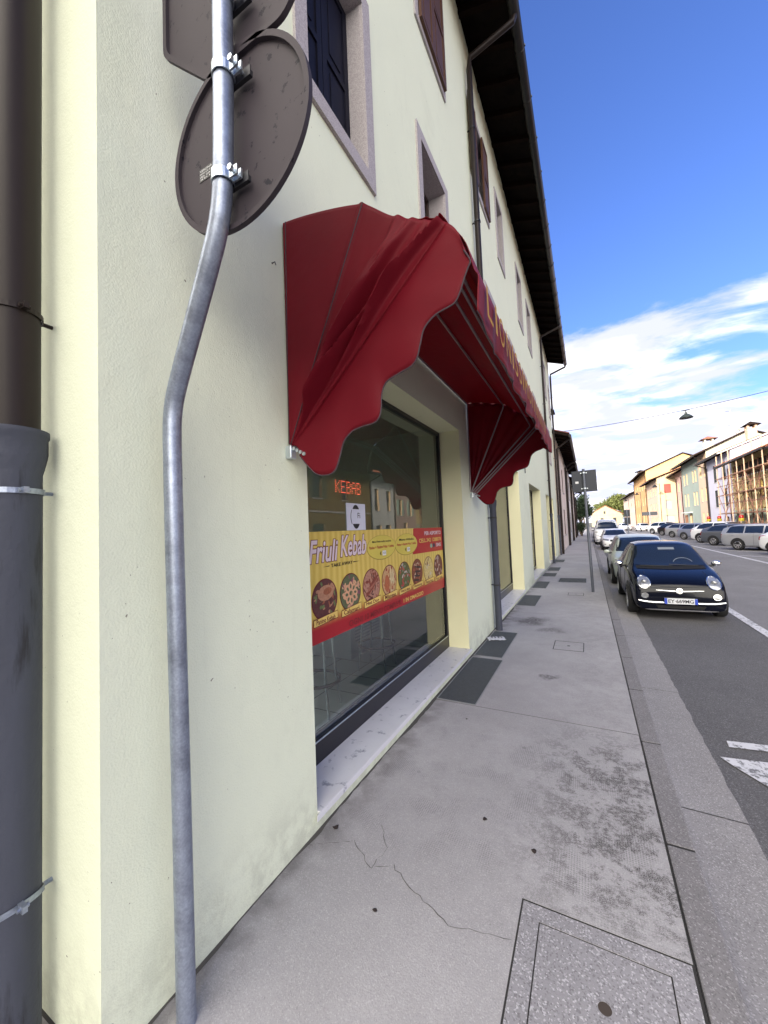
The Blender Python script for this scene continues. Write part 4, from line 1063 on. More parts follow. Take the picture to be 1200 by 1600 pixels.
    for s_ in (1, -1):
        for w in spec['sw']:
            m_ = loft(w[0], w[1], lambda a, b, o: side_p(a, b, s_, o), 6, .005, 10)
            if m_.f: m_.build('side_window', CGL, t, smooth=True)
        for sm in spec['seams']:
            m_ = seam(sm, lambda a, b, o: side_p(a, b, s_, o), .0015, .0035)
            if m_.f: m_.build('door_seam', SEAM, t)
        for hx_, hz_ in spec['handles']:
            p = side_p(hx_, hz_, s_, .012)
            if p: MB().box(p[0]-.08, p[0]+.08, p[1]-.012, p[1]+.012, p[2]-.014, p[2]+.014).build('door_handle', pm, t, bevel=.005)
        for wx in spec['wx']:
            m_ = circ(wx, wr+.01, wr+.075, wr+.075, lambda a, b, o: side_p(a, b, s_, o), .003, 6, 36, .05)
            m_.build('wheel_arch', TRIM, t, smooth=True)
            yw = spec['yw']*s_
            wh = bpy.data.objects.new('wheel', None); COL.objects.link(wh); wh.parent = t; wh.location = (wx, yw, wr); wh.rotation_euler = (0, 0, 0 if s_ > 0 else PI)
            MB().lathe([(wr*.62, -.10), (wr*.9, -.10), (wr, -.07), (wr, .05), (wr*.96, .085), (wr*.68, .09), (wr*.64, .075)], axis='y', n=36).build('tyre', TYRE, wh, smooth=True)
            rm = MB(); rm.lathe([(wr*.65, .08), (wr*.61, .088), (wr*.58, .06), (wr*.57, .02)], axis='y', n=36)
            rm.lathe([(wr*.02, .05), (wr*.12, .055), (wr*.14, .04)], axis='y', n=16)
            for k in range(7):
                a = 2*PI*k/7; c_, s2 = math.cos(a), math.sin(a); pp = []
                for r_, hw in ((wr*.10, .028), (wr*.60, .022)):
                    for q in (-1, 1): pp.append((c_*r_-s2*hw*q, s2*r_+c_*hw*q))
                rm.add([(pp[0][0], .052, pp[0][1]), (pp[1][0], .052, pp[1][1]), (pp[3][0], .068, pp[3][1]), (pp[2][0], .068, pp[2][1])], [(0, 1, 2, 3)])
            rm.build('rim', RIM, wh, smooth=True)
            MB().lathe([(.001, .015), (wr*.6, .015)], axis='y', n=24).build('brake_disc', SEAM, wh)
        mp_ = spec.get('mirror')
        if mp_:
            p = side_p(mp_[0], mp_[1]-.03, s_, 0)
            if p:
                mir = MB().sphere((p[0]+.02, p[1]+s_*.13, p[2]+.05), .085, 10, (.55, 1.05, .72)).build('mirror', spec.get('mirm', pm), t, smooth=True)
                MB().tube([(p[0], p[1]-s_*.01, p[2]), (p[0]+.01, p[1]+s_*.09, p[2]+.0)], .022, 8).build('mirror_arm', TRIM, mir)
                MB().add([(p[0]-.03, p[1]+s_*(.13+.075*math.cos(2*PI*k/16)), p[2]+.05+.05*math.sin(2*PI*k/16)) for k in range(16)], [tuple(range(16))]).build('mirror_glass', CGL, mir)
    if spec.get('front'): spec['front'](t, pm, front_p, rear_p, side_p, loft, circ, seam)
    MB().box(-.5, .5, -.55, .55, .18, .3).build('underbody', SEAM, t) if False else None
    bm.free(); t.scale = (spec.get('sc', .9),)*3; return t
def plate_on(t, p, txt, front=True):
    if not p: return
    x, y, z = p; s_ = 1 if front else -1
    b = MB().box(min(x, x+s_*.02), max(x, x+s_*.02), -.26, .26, z-.055, z+.055).build('number_plate', PLW, t)
    X = x+s_*.0215
    for y0 in (-.26, .215): MB().quad((X, y0, z-.054), (X, y0+.045, z-.054), (X, y0+.045, z+.054), (X, y0, z+.054)).build('blue_band', PLB, b)
    if txt: text(txt, 'lettering', mat('ink', (0, 0, 0)), b, (X, -.20*s_, z-.035), (0, s_, 0), (0, 0, 1), .40, .07, off=.02)

def front500(t, pm, fp, rp, sp, loft, circ, seam):
    for s_ in (-1, 1):
        h = circ(.56*s_, .715, .105, .105, fp, .012).build('headlight', LAMP, t, smooth=True)
        P = [fp(.56*s_+.105*math.cos(2*PI*k/28), .715+.105*math.sin(2*PI*k/28), .012) for k in range(29)]; P = [p for p in P if p]
        MB().tube(P, .010, 6).build('chrome_ring', CHROME, h, smooth=True)
        c_ = fp(.56*s_, .715, .02)
        if c_: MB().sphere(c_, .05, 8, (.5, 1, 1)).build('bulb_lens', mat('lens_grey', (.25, .26, .28), .1, .5), h, smooth=True)
        f = circ(.57*s_, .475, .058, .050, fp, .012).build('fog_lamp', LAMP, t, smooth=True)
        P = [fp(.57*s_+.06*math.cos(2*PI*k/20), .475+.052*math.sin(2*PI*k/20), .012) for k in range(21)]; P = [p for p in P if p]
        MB().tube(P, .006, 6).build('chrome_ring', CHROME, f, smooth=True)
        P = [fp(s_*y, z, .018) for y, z in ((.27, .345), (.40, .345), (.52, .350), (.62, .365), (.68, .38))]; P = [p for p in P if p]
        MB().tube(P, [.022, .024, .024, .022, .014][:len(P)], 8).build('bumper_bar', CHROME, t, smooth=True)
        P = [fp(s_*y, z, .012) for y, z in ((.06, .565), (.18, .572), (.30, .578), (.38, .582))]; P = [p for p in P if p]
        MB().tube(P, [.012, .010, .009, .005][:len(P)], 6).build('whisker_trim', CHROME, t, smooth=True)
    b = circ(0, .572, .052, .052, fp, .02).build('badge', CHROME, t, smooth=True)
    p = fp(0, .572, .028)
    if p: MB().lathe([(.001, p[0]), (.034, p[0]+.001)], (0, 0, p[2]), 'x', 20).build('badge_centre', mat('badge_white', (.6, .6, .6), .3), b)
    loft([(-.36, .235), (.36, .235)], [(-.40, .295), (.40, .295)], fp, 3, .004, 12).build('lower_grille', SEAM, t)
    loft([(-.58, .195), (.58, .195)], [(-.58, .215), (.58, .215)], fp, 2, .008, 14).build('chin_strip', mat('grey_trim', (.2, .2, .22), .4), t)
    loft([(-.26, .40), (.26, .40)], [(-.22, .455), (.22, .455)], fp, 2, .003, 8).build('upper_grille', SEAM, t)
    plate_on(t, fp(0, .385, .03), 'EY·669MG')
    for a, b_ in (((-.52, .965), (.05, .955)), ((.0, .985), (.50, .965))):
        P = [fp(a[0]+(b_[0]-a[0])*k/8, a[1]+(b_[1]-a[1])*k/8+.01, .02) for k in range(9)]; P = [p for p in P if p]
        MB().tube(P, .008, 6).build('wiper', TRIM, t)
    loft([(-.60, .935), (0, .925), (.60, .935)], [(-.60, .985), (0, .975), (.60, .985)], fp, 3, .008, 14).build('cowl', SEAM, t)
    # things seen through the windscreen, on the pane
    loft([(-.10, 1.30), (.20, 1.30)], [(-.10, 1.345), (.20, 1.345)], fp, 2, .0065, 6).build('rear_view_mirror', WHITEG, t)
    P = [fp(.27+.17*math.cos(a*PI/12), 1.03+.10*math.sin(a*PI/12), .0065) for a in range(1, 12)]; P = [p for p in P if p]
    MB().tube(P, .006, 6).build('steering_wheel', WHITEG, t)
    for s_ in (-1, 1):
        m_ = seam([(s_*.50, .90), (s_*.52, .80), (s_*.44, .665)], fp, .0015, .003)
        if m_.f: m_.build('bonnet_seam', SEAM, t)
    m_ = seam([(-.44, .665), (0, .645), (.44, .665)], fp, .0015, .003)
    if m_.f: m_.build('bonnet_seam', SEAM, t)
    MB().tube([(-.15, .05, 1.47), (-.32, .05, 1.68)], .004, 6).build('aerial', TRIM, t)
S500 = dict(st=[(-1.77, .60, .36, .72, .80, .46), (-1.70, .72, .26, .90, .98, .52), (-1.50, .785, .20, .96, 1.26, .50), (-1.15, .81, .18, .97, 1.43, .54), (-.5, .815, .18, .97, 1.485, .575), (.05, .815, .18, .96, 1.47, .575), (.32, .815, .18, .95, 1.38, .585), (.62, .81, .18, .945, 1.17, .62), (.88, .805, .18, .93, .985, .66), (1.15, .80, .18, .88, .925, .60), (1.45, .775, .18, .79, .84, .53), (1.66, .745, .18, .71, .75, .48), (1.745, .72, .185, .64, .68, .47), (1.775, .69, .19, .50, .54, .44), (1.785, .66, .22, .40, .44, .42)],
    wr=.30, wx=(-1.18, 1.12), yw=.735, ws=((1.0, .63), (1.37, .53)), rw=((1.05, .5), (1.32, .46)),
    sw=[([(.72, .99), (-.15, 1.0), (-.30, 1.0)], [(.30, 1.32), (0, 1.37), (-.30, 1.38)]), ([(-.36, 1.0), (-1.15, 1.03)], [(-.36, 1.38), (-1.0, 1.31)])],
    seams=[[(.62, .35), (.66, .9), (.72, .98)], [(-.34, .35), (-.33, .99)], [(.62, .35), (-.34, .35)]], handles=[(-.2, .85)], mirror=(.50, .98), mirm=CHROME, front=front500, sc=.88)
BLK = mat('paint_black_blue', (.003, .004, .010), .12, 0, var=.03, coat=.15, spec=.2)
car('parked_car', 'small black two door city car with chrome bumper bars parked nearest facing the viewer', 'car', S500, BLK, (1.29, 9.80, -.133), R(-90+1.0), 'cars parked along the left kerb')

def generic(L, W, Hh, belt, hood, cowl, rf0, rf1, tailtop, tailx, kind='hatch'):
    h = L/2; w = W/2
    st = [(-h, w*.80, .42, tailtop*.80, tailtop*.86, w*.62), (-h+.06, w*.92, .30, belt*.98, tailtop, w*.66), (tailx, w*.97, .22, belt, tailtop+.03*(Hh-tailtop), w*.68)]
    st += [(rf1, w, .20, belt, Hh-.05, w*.70), ((rf0+rf1)/2, w, .19, belt, Hh, w*.72), (rf0, w, .19, belt-.01, Hh-.05, w*.71), ((rf0+cowl)/2+.05, w, .19, belt-.02, (Hh+hood)/2+.06, w*.75), (cowl, w*.99, .19, hood-.03, hood+.02, w*.80)]
    st += [((cowl+h)/2, w*.975, .19, hood-.08, hood-.03, w*.72), (h-.28, w*.93, .20, hood-.17, hood-.12, w*.66), (h-.06, w*.86, .22, .60, .64, w*.6), (h, w*.78, .27, .50, .54, w*.55)]
    return st
def sidewin(belt, Hh, cowl, rf0, rf1, rear, n=2):
    b = belt+.045; tt = Hh-.13; front = cowl-.14
    cuts = [0]+[(k+1)/n for k in range(n)]
    out = []
    L0, L1 = front, rear; T0, T1 = rf0+.02, max(rear+.12, rf1-.05)
    for a, c_ in zip(cuts, cuts[1:]):
        g0 = .0 if a == 0 else .012; g1 = .0 if c_ == 1 else .012
        f = lambda k: L0+(L1-L0)*k
        g_ = lambda k: T0+(T1-T0)*k
        xa, xb = f(a)-g0*3, f(c_)+g1*3
        ta = g_(a) if a == 0 else xa; tb = g_(c_) if c_ == 1 else xb
        out.append(([(xa, b), (xb, b+.01)], [(min(ta, xa), tt), (tb, tt-.01)]))
    return out
def front_gen(t, pm, fp, rp, sp, loft, circ, seam, hood=.9, txt=None, w=.85):
    for s_ in (-1, 1):
        loft([(s_*w*.52, hood-.30), (s_*w*.90, hood-.25)], [(s_*w*.50, hood-.20), (s_*w*.88, hood-.14)], fp, 4, .008, 6).build('headlight', LAMP, t, smooth=True)
        loft([(s_*w*.70, .36), (s_*w*.86, .38)], [(s_*w*.70, .44), (s_*w*.86, .45)], fp, 2, .005, 4).build('fog_lamp', LAMP, t)
        loft([(s_*w*.72, hood-.22), (s_*w*.92, hood-.20)], [(s_*w*.76, hood+.02), (s_*w*.90, hood+.02)], rp, 4, .008, 6).build('tail_light', REDL, t, smooth=True)
    loft([(-w*.42, hood-.34), (w*.42, hood-.34)], [(-w*.42, hood-.22), (w*.42, hood-.22)], fp, 2, .005, 8).build('grille', SEAM, t)
    loft([(-w*.55, .26), (w*.55, .26)], [(-w*.5, .40), (w*.5, .40)], fp, 2, .005, 8).build('lower_grille', SEAM, t)
    plate_on(t, fp(0, .47, .02), txt); plate_on(t, rp(0, .62, .02), txt, False)
def mk(L, W, Hh, belt, hood, cowl, rf0, rf1, tailtop, tailx, wbf, wbr, rear, nwin=2, rwz=None, wr=.31):
    f = lambda *a: front_gen(*a, hood=hood, w=W/2)
    return dict(st=generic(L, W, Hh, belt, hood, cowl, rf0, rf1, tailtop, tailx), wr=wr, wx=(wbr, wbf), yw=W/2-.07, ws=((hood+.06, W*.40), (Hh-.12, W*.345)), rw=rwz or ((belt+.08, W*.36), (Hh-.12, W*.32)),
        sw=sidewin(belt, Hh, cowl, rf0, rf1, rear, nwin), seams=[[(cowl-.25, .3), (cowl-.2, belt)], [((cowl+rear)/2-.05, .3), ((cowl+rear)/2-.05, belt+.03)]], handles=[((cowl+rear)/2+.1, belt-.09), (rear+.35, belt-.09)], mirror=(cowl-.22, belt+.02), front=f)
HATCH = mk(3.95, 1.70, 1.50, .93, .93, .95, .30, -1.25, 1.05, -1.72, 1.25, -1.25, -1.45, 2)
SEDAN = mk(4.30, 1.76, 1.43, .90, .92, .85, .15, -1.15, 1.02, -1.75, 1.38, -1.30, -1.45, 2)
WAGON = mk(4.62, 1.80, 1.50, .93, .90, 1.02, .35, -1.75, 1.30, -2.10, 1.38, -1.32, -1.95, 3)
SUV = mk(4.30, 1.82, 1.62, 1.02, 1.02, .98, .35, -1.35, 1.20, -1.90, 1.32, -1.30, -1.60, 2, wr=.345)
ESTATE = mk(4.45, 1.78, 1.48, .95, .92, .95, .25, -1.35, 1.20, -1.95, 1.35, -1.30, -1.75, 2)
SILG = paint('pale_green_silver', (.42, .46, .41), .1); WHT = paint('white', (.70, .71, .73), .0); SIL = paint('silver', (.36, .37, .40), .3); GRY = paint('dark_grey', (.10, .11, .13), .3); BLUEG = paint('blue_grey', (.22, .24, .32), .3); BK2 = paint('black', (.008, .008, .01), .1)
kg = 'cars parked along the left kerb'
car('parked_car', 'pale green-silver hatchback parked directly behind the black city car', 'car', HATCH, SILG, (1.27, 13.75, -.133), R(-90), kg)
car('parked_car', 'white saloon car at the kerb in front of the flatbed van', 'car', SEDAN, WHT, (1.45, 28.9, -.133), R(-90), kg)
# van carrying on behind
VAN = mk(5.4, 2.0, 2.15, 1.25, 1.28, 2.15, 1.45, -2.3, 1.9, -2.5, 1.75, -1.7, -2.2, 2, wr=.36)
van = car('parked_van', 'white flatbed van with a large windscreen parked beyond the white saloon', 'van', VAN, WHT, (1.25, 35.6, -.133), R(-90), kg)
car('parked_car', 'dark car beyond the white van at the far end of the kerb', 'car', HATCH, BK2, (1.2, 47.5, -.133), R(-90), kg)
hdg = math.atan2(-.85, .53)
dg_ = 'cars parked at an angle on the right side of the road'
def diag(rearx, reary, L, spec, pm, label, rz=hdg):
    lx, ly = spec['wx'][0]*.9, -spec['yw']*.9      # (rearx, reary) is where the near rear tyre stands
    c_ = (rearx-math.cos(rz)*lx+math.sin(rz)*ly, reary-math.sin(rz)*lx-math.cos(rz)*ly, -.133)
    return car('parked_car', label, 'car', spec, pm, c_, rz, dg_)
diag(6.75, 26.0, 4.62, WAGON, SIL, 'silver estate car with red tail light parked at an angle, nearest fully seen', R(-50))
diag(6.75, 30.4, 4.45, ESTATE, GRY, 'dark grey estate car between the silver estate and the white crossover', R(-48))
diag(6.85, 34.0, 4.30, SUV, WHT, 'white crossover with sloping rear window parked beyond the grey estate', R(-50))
diag(7.0, 22.4, 4.0, HATCH, WHT, 'white hatchback cut by the right edge of the photo', R(-50))
diag(6.9, 39.5, 4.0, HATCH, BLUEG, 'blue-grey hatchback parked beyond the white crossover', R(-50))
diag(6.9, 44.5, 4.3, ESTATE, SIL, 'grey car parked second beyond the white crossover', R(-50))
diag(6.9, 50.0, 4.0, HATCH, BK2, 'black car parked low among the far row of cars', R(-50))
diag(6.9, 57.0, 4.3, SUV, WHT, 'white car at the far end of the angled row', R(-50))
car('parked_car', 'small white car far down the road at the end of the street', 'car', HATCH, WHT, (5.6, 80, -.133), R(-80), None)
car('parked_car', 'white car heading this way far down the road beside the dark sign', 'car', SEDAN, WHT, (7.6, 72, -.133), R(-80), None)

# ================================================================ HOUSES ON THE RIGHT
WINF = mat('dark_pane', (.03, .035, .04), .15); FAR_T = mat('far_roof_tiles', (.22, .075, .045), .9, var=.4, vs=2.5); BEAM = mat('eaves_boards', (.02, .014, .012), .95, spec=.05); SHB = mat('beige_reveal', (.50, .36, .22), .8)
def house(name, label, X, y0, y1, ze, zr, xr, col, wins, group=None, over=1.1, roofm=None, depth=11, endcol=None, wmat=None, endwins=(), downs=(), sgn=1, lift=.2, fascia=None, fr=.0, sillm=None, panem=None, gover=.35):
    t = thing(name, label, 'building', (X, y0, 0), 0, group)
    L_ = y1-y0; m = mat('render_'+'_'.join('%02d' % int(c*100) for c in col), col, .9, var=.10, vs=.8, bump=.2, bs=20, dark=tuple(c*.72 for c in col), dark_t=(.6, .8), ds=.5)
    mb = MB(); hs_ = [(a-y0, b-y0, c_, d) for a, b, c_, d in wins]; zs = zr-(zr-ze)/(abs(xr-X)+over)*0
    slope = (zr-ze)/(abs(xr-X)+over); zw = ze+slope*over-.02
    wall_grid(mb, lambda u, v: (0, u, v), 0, L_, -.16, zw, hs_)
    D = sgn*depth; XR = xr-X
    for k, yy in enumerate((0, L_)):
        ew = [(a-X, b-X, c_, d) for a, b, c_, d in endwins] if k == 0 else []
        lo, hi = (0, D) if sgn > 0 else (D, 0)
        wall_grid(mb, lambda u, v: (u, yy, v), lo, hi, -.16, zw, ew, 1 if endcol else 0)
        mb.add([(0, yy, zw), (D, yy, zw), (XR, yy, zr-.03)], [(0, 1, 2)], 1 if endcol else 0)
    mb.quad((D, 0, -.16), (D, L_, -.16), (D, L_, zw), (D, 0, zw))
    em = mat('render_end_'+'_'.join('%02d' % int(c*100) for c in endcol), endcol, .9, var=.08, vs=.8) if endcol else m
    mb.build('wall', [m, em], t)
    # roof
    o = -sgn*over; rb = MB()
    za = zr-(abs(D-XR))*slope
    def slab(p0, p1, th, mi=0):
        rb.add([(p0[0], -gover, p0[1]), (p1[0], -gover, p1[1]), (p1[0], L_+gover-.05, p1[1]), (p0[0], L_+gover-.05, p0[1]), (p0[0], -gover, p0[1]+th), (p1[0], -gover, p1[1]+th), (p1[0], L_+gover-.05, p1[1]+th), (p0[0], L_+gover-.05, p0[1]+th)],
               [(0,3,2,1),(4,5,6,7),(0,1,5,4),(1,2,6,5),(2,3,7,6),(3,0,4,7)], mi)
    slab((o, ze), (XR, zr), .12); slab((XR, zr), (D+sgn*.4, za-slope*.4), .12)
    rf_ = rb.build('roof', fascia or BEAM, t)
    # corrugated tile layer
    tb = MB(); nn = int((L_+2*gover)/.22)
    for (p0, p1) in (((o-sgn*.05, ze+.125), (XR, zr+.125)), ((XR, zr+.125), (D+sgn*.45, za-slope*.45+.125))):
        tb.grid([[(p[0], -gover-.04+(L_+2*gover)*j/(2*nn), p[1]+(.07 if j % 2 else 0)) for j in range(2*nn+1)] for p in (p0, p1)])
    tb.build('roof_tiles', roofm or FAR_T, rf_, fix=False)
    mb = MB(); mb.tube([(o-sgn*.06, -gover, ze+.02), (o-sgn*.06, L_+gover, ze+.02)], .07, 8); mb.build('gutter', GUTTER, rf_)
    yy = .2
    while yy < L_: 
        rb = MB()
        rb.add([(0, yy, zw-.12), (o*.95, yy, ze-.08), (o*.95, yy, ze), (0, yy, zw), (0, yy+.1, zw-.12), (o*.95, yy+.1, ze-.08), (o*.95, yy+.1, ze), (0, yy+.1, zw)], [(0,1,2,3),(7,6,5,4),(0,4,5,1),(1,5,6,2)]); yy += .9
        rb.build('rafter', BEAM, rf_, fix=False)
    dd = .16*sgn
    for a, b, c_, d in hs_:
        f = MB(); p = .03*sgn
        for y_ in (a, b): f.quad((0, y_, c_), (dd, y_, c_), (dd, y_, d), (0, y_, d))
        for z_ in (c_, d): f.quad((0, a, z_), (dd, a, z_), (dd, b, z_), (0, b, z_))
        w_ = f.build('window', wmat or SHB, t)
        mb = MB(); mb.quad((dd, a, c_), (dd, b, c_), (dd, b, d), (dd, a, d)); mb.build('pane', panem or WINF, w_)
        x_, x2 = sorted((-.05*sgn, -.002*sgn)); MB().box(x_, x2, a-.07, b+.07, c_-.08, c_-.005).build('sill', GRANITE, w_)
    for (a, b, c_, d) in [(a-X, b-X, c_, d) for a, b, c_, d in endwins]:
        f = MB()
        for x_ in (a, b): f.quad((x_, 0, c_), (x_, .15, c_), (x_, .15, d), (x_, 0, d))
        for z_ in (c_, d): f.quad((a, 0, z_), (b, 0, z_), (b, .15, z_), (a, .15, z_))
        w_ = f.build('window', WINF, t); MB().quad((a, .12, c_), (b, .12, c_), (b, .12, d), (a, .12, d)).build('pane', mat('shutter_panel', (.3, .3, .32), .6), w_)
    for y_ in downs:
        mb = MB(); xx = -.09*sgn; mb.tube([(o-sgn*.06, y_-y0, ze), (xx, y_-y0, ze-.5), (xx, y_-y0, -.1)], .06, 8); mb.build('downpipe', PIPEB, t, smooth=True)
    return t
def grid_w(ys, w, zs): return [(y-w/2, y+w/2, z, z+h) for y in ys for z, h in zs]
# mirrored in the shop window: ochre house, white house, pink house
h_ = house('terraced_house', 'ochre house with shutters opposite, seen mirrored in the shop window', 13, 6, 28.5, 6.3, 9.2, 18.5, (.16, .10, .03), grid_w([8, 12, 17, 21.2], 1.0, [(4.05, 1.75)])+grid_w([24.6], .75, [(4.05, 1.7)])+grid_w([21.3], 1.4, [(1.0, 1.25)]), downs=(28.4,), wmat=mat('brown_frame', (.08, .04, .02), .6))
for yy in (21.2-.75, 21.2+.75): MB().box(-.06, -.01, yy-6-.25, yy-6+.25, 4.05, 5.8).build('shutter', mat('dull_green_shutter', (.09, .09, .05), .6), h_)
MB().box(-.06, .0-.001, 0, 22.5, 3.05, 3.15).build('string_course', GRANITE, h_)
house('terraced_house', 'narrow white house with two upper windows, seen mirrored in the shop window', 13, 28.5, 33.1, 6.35, 9.3, 18.5, (.42, .42, .40), grid_w([29.6, 31.9], .75, [(3.4, 1.9)])+grid_w([29.8, 31.7], 1.1, [(1.0, 1.1)]), downs=(33.0,))
h_ = house('terraced_house', 'pale pink house with green shutters, seen mirrored in the shop window', 13, 33.1, 38.2, 6.5, 9.3, 18.5, (.34, .25, .21), grid_w([34.4, 36.8], .8, [(3.0, 1.6)])+grid_w([35.6], .9, [(.2, 2.1)]))
for yy in (34.4-.62, 34.4+.62, 36.8-.62, 36.8+.62): MB().box(-.06, -.01, yy-33.1-.2, yy-33.1+.2, 3.0, 4.6).build('shutter', mat('pale_green_shutter', (.25, .32, .26), .6), h_)
# scaffolded yellow house
sc_h = house('terraced_house', 'yellow house under repair behind rusty scaffolding with open red tiled eaves', 13, 38.2, 50.3, 6.55, 9.5, 18.5, (.48, .39, .19), grid_w([40, 43, 46.5, 49], .8, [(3.2, 1.5), (.8, 1.5)])+[(38.7, 49.9, 5.3, 6.5)], over=1.3, wmat=mat('ochre_reveal', (.5, .36, .12), .8), panem=mat('roof_void', (.012, .01, .009), .9), roofm=mat('pinkish_tiles', (.38, .17, .11), .9, var=.3, vs=3), gover=.05)
MB().box(-.02, -.004, 0, 12.1, -.1, 2.2).build('plinth_band', mat('greenish_base', (.30, .34, .26), .9), sc_h)
h_ = house('terraced_house', 'tall pale lavender house with dark windows next to the scaffolded house', 13, 50.3, 59, 7.95, 10.4, 18.3, (.42, .42, .52), grid_w([52.6, 55.9], .95, [(5.5, 1.9), (2.7, 1.9), (.3, 1.3)]), downs=(58.8,), wmat=WINF, fascia=mat('white_soffit', (.6, .6, .62), .7), roofm=mat('dark_tiles', (.09, .06, .05), .9, var=.4, vs=3))
house('terraced_house', 'beige house with narrow shuttered windows between the lavender and the green house', 13, 59, 63.2, 9.1, 11.5, 17.0, (.50, .38, .29), grid_w([60.0, 62.0], .7, [(6.6, 1.6), (3.6, 1.7), (.3, 1.9)]), over=1.25, downs=(59.2,), roofm=mat('dark_tiles', (.09, .06, .05)), endcol=(.45, .43, .36))
h_ = house('terraced_house', 'grey-green three storey house with brown front doors', 13, 63.2, 73, 9.1, 11.5, 17.0, (.24, .29, .27), grid_w([64.6, 66.0, 69.6, 71.4], .7, [(6.4, 1.6), (3.3, 1.8)])+grid_w([68.6], 1.5, [(-.05, 2.2)]), over=1.25, roofm=mat('dark_tiles', (.09, .06, .05)))
for yy in (71.0, 72.0): MB().box(-.06, -.004, yy-63.2-.3, yy-63.2+.3, 0, 2.1).build('door', mat('brown_door', (.22, .09, .04), .6), h_)
MB().box(-.9, -.004, 68.6-63.2-1, 68.6-63.2+1, 2.35, 2.45).build('canopy', mat('white_canopy', (.6, .6, .6), .5), h_)
h_ = house('terraced_house', 'narrow pink house with a small balcony beside the grey-green house', 13, 73, 77.8, 8.4, 11, 17.0, (.50, .33, .31), grid_w([75.5], .8, [(5.8, 1.5), (2.9, 1.7)]), downs=(73.1, 76.8), over=1.2)
h_ = house('terraced_house', 'cream corner house with a red shuttered window on its end wall', 10.5, 77.8, 90.4, 8.1, 11.0, 17.0, (.52, .38, .31), grid_w([80, 82.5, 85.5, 88], .7, [(5.6, 1.5), (2.8, 1.6), (.3, 1.6)]), over=1.1, endcol=(.50, .41, .26), endwins=[(11.4, 12.35, 5.9, 7.4), (11.45, 12.35, 3.3, 4.7), (11.3, 12.6, .2, 2.2)])
MB().box(.93, 1.83, -.05, -.005, 5.92, 7.38).build('shutter', mat('red_shutter', (.30, .05, .04), .6), h_)
h_ = house('terraced_house', 'tall orange house rising above the cream corner house', 10.5, 90.4, 112.8, 10.7, 13.9, 16.5, (.50, .29, .13), grid_w([93, 97, 101, 105, 109], .9, [(7.8, 1.4), (4.6, 1.6), (1.2, 1.8)]), over=1.2, downs=(91, 112), endcol=(.50, .35, .17), roofm=mat('dark_tiles', (.09, .06, .05)))
house('terraced_house', 'low pale pink house at the far end of the right hand row', 10.5, 112.8, 146, 8.2, 10.8, 16.5, (.56, .45, .40), grid_w([116, 122, 128, 134, 140], 1.0, [(4.9, 1.6), (1.6, 2.0)]), over=1.1, roofm=mat('dark_tiles', (.09, .06, .05)))
def chimney(x, y, z0, h, w, col, label, tilecap):
    t = thing('chimney', label, 'chimney', (x, y, z0)); m = mat('chimney_%d' % int(x*10), col, .9)
    MB().box(-w/2, w/2, -w/2, w/2, 0, h).build('stack', m, t)
    mb = MB()
    for sx in (-1, 1):
        for sy in (-1, 1): mb.box(sx*w*.42-.09, sx*w*.42+.09, sy*w*.42-.09, sy*w*.42+.09, h, h+.32)
    mb.build('vent_pillars', m, t)
    k = w*.95; a = h+.32
    MB().add([(-k, -k, a), (k, -k, a), (k, k, a), (-k, k, a), (0, 0, a+.45)], [(0, 3, 2, 1), (0, 1, 4), (1, 2, 4), (2, 3, 4), (3, 0, 4)]).build('cap', TILE if tilecap else BEAM, t)
chimney(15.5, 53, 8.9, 1.75, .75, (.55, .38, .28), 'peach chimney with dark cap on the lavender house roof', False)
chimney(14.9, 66, 10.2, 1.55, .95, (.6, .57, .5), 'cream vented chimney with red tiled cap on the grey-green house roof', True)
chimney(11.6, 108, 11.1, 1.5, 1.2, (.2, .15, .12), 'dark squat chimney on the orange house roof', False)
def antenna(x, y, z0, h, label):
    t = thing('tv_antenna', label, 'antenna', (x, y, z0)); MB().tube([(0, 0, 0), (0, 0, h)], .06, 8).build('mast', STEEL, t)
    for k, (zz, w) in enumerate(((h*.98, .5), (h*.72, 1.3), (h*.5, .4))):
        mb = MB(); mb.tube([(-w, 0, zz), (w*.15, 0, zz)], .02, 6)
        for q in range(5): mb.tube([(-w+q*w*.25, -.25, zz), (-w+q*w*.25, .25, zz)], .012, 5)
        mb.build('aerial_rods', STEEL, t)
antenna(16.9, 64, 11.3, 3.9, 'tall television antenna on the grey-green house roof'); antenna(14.1, 95, 12.6, 2.6, 'television antenna on the orange house roof')
t = thing('satellite_dish', 'small satellite dish beside the tall antenna', 'satellite dish', (17.5, 64, 11.3)); t.rotation_euler = (0, 0, R(25))
MB().tube([(0, 0, 0), (0, 0, .9)], .03, 6).build('bracket', STEEL, t); mb = MB(); mb.lathe([(.001, .12), (.25, .08), (.45, .0)], (0, 0, 1.15), 'x', 20); mb.build('dish', mat('dish_grey', (.4, .4, .4), .5), t, smooth=True, solid=.02)
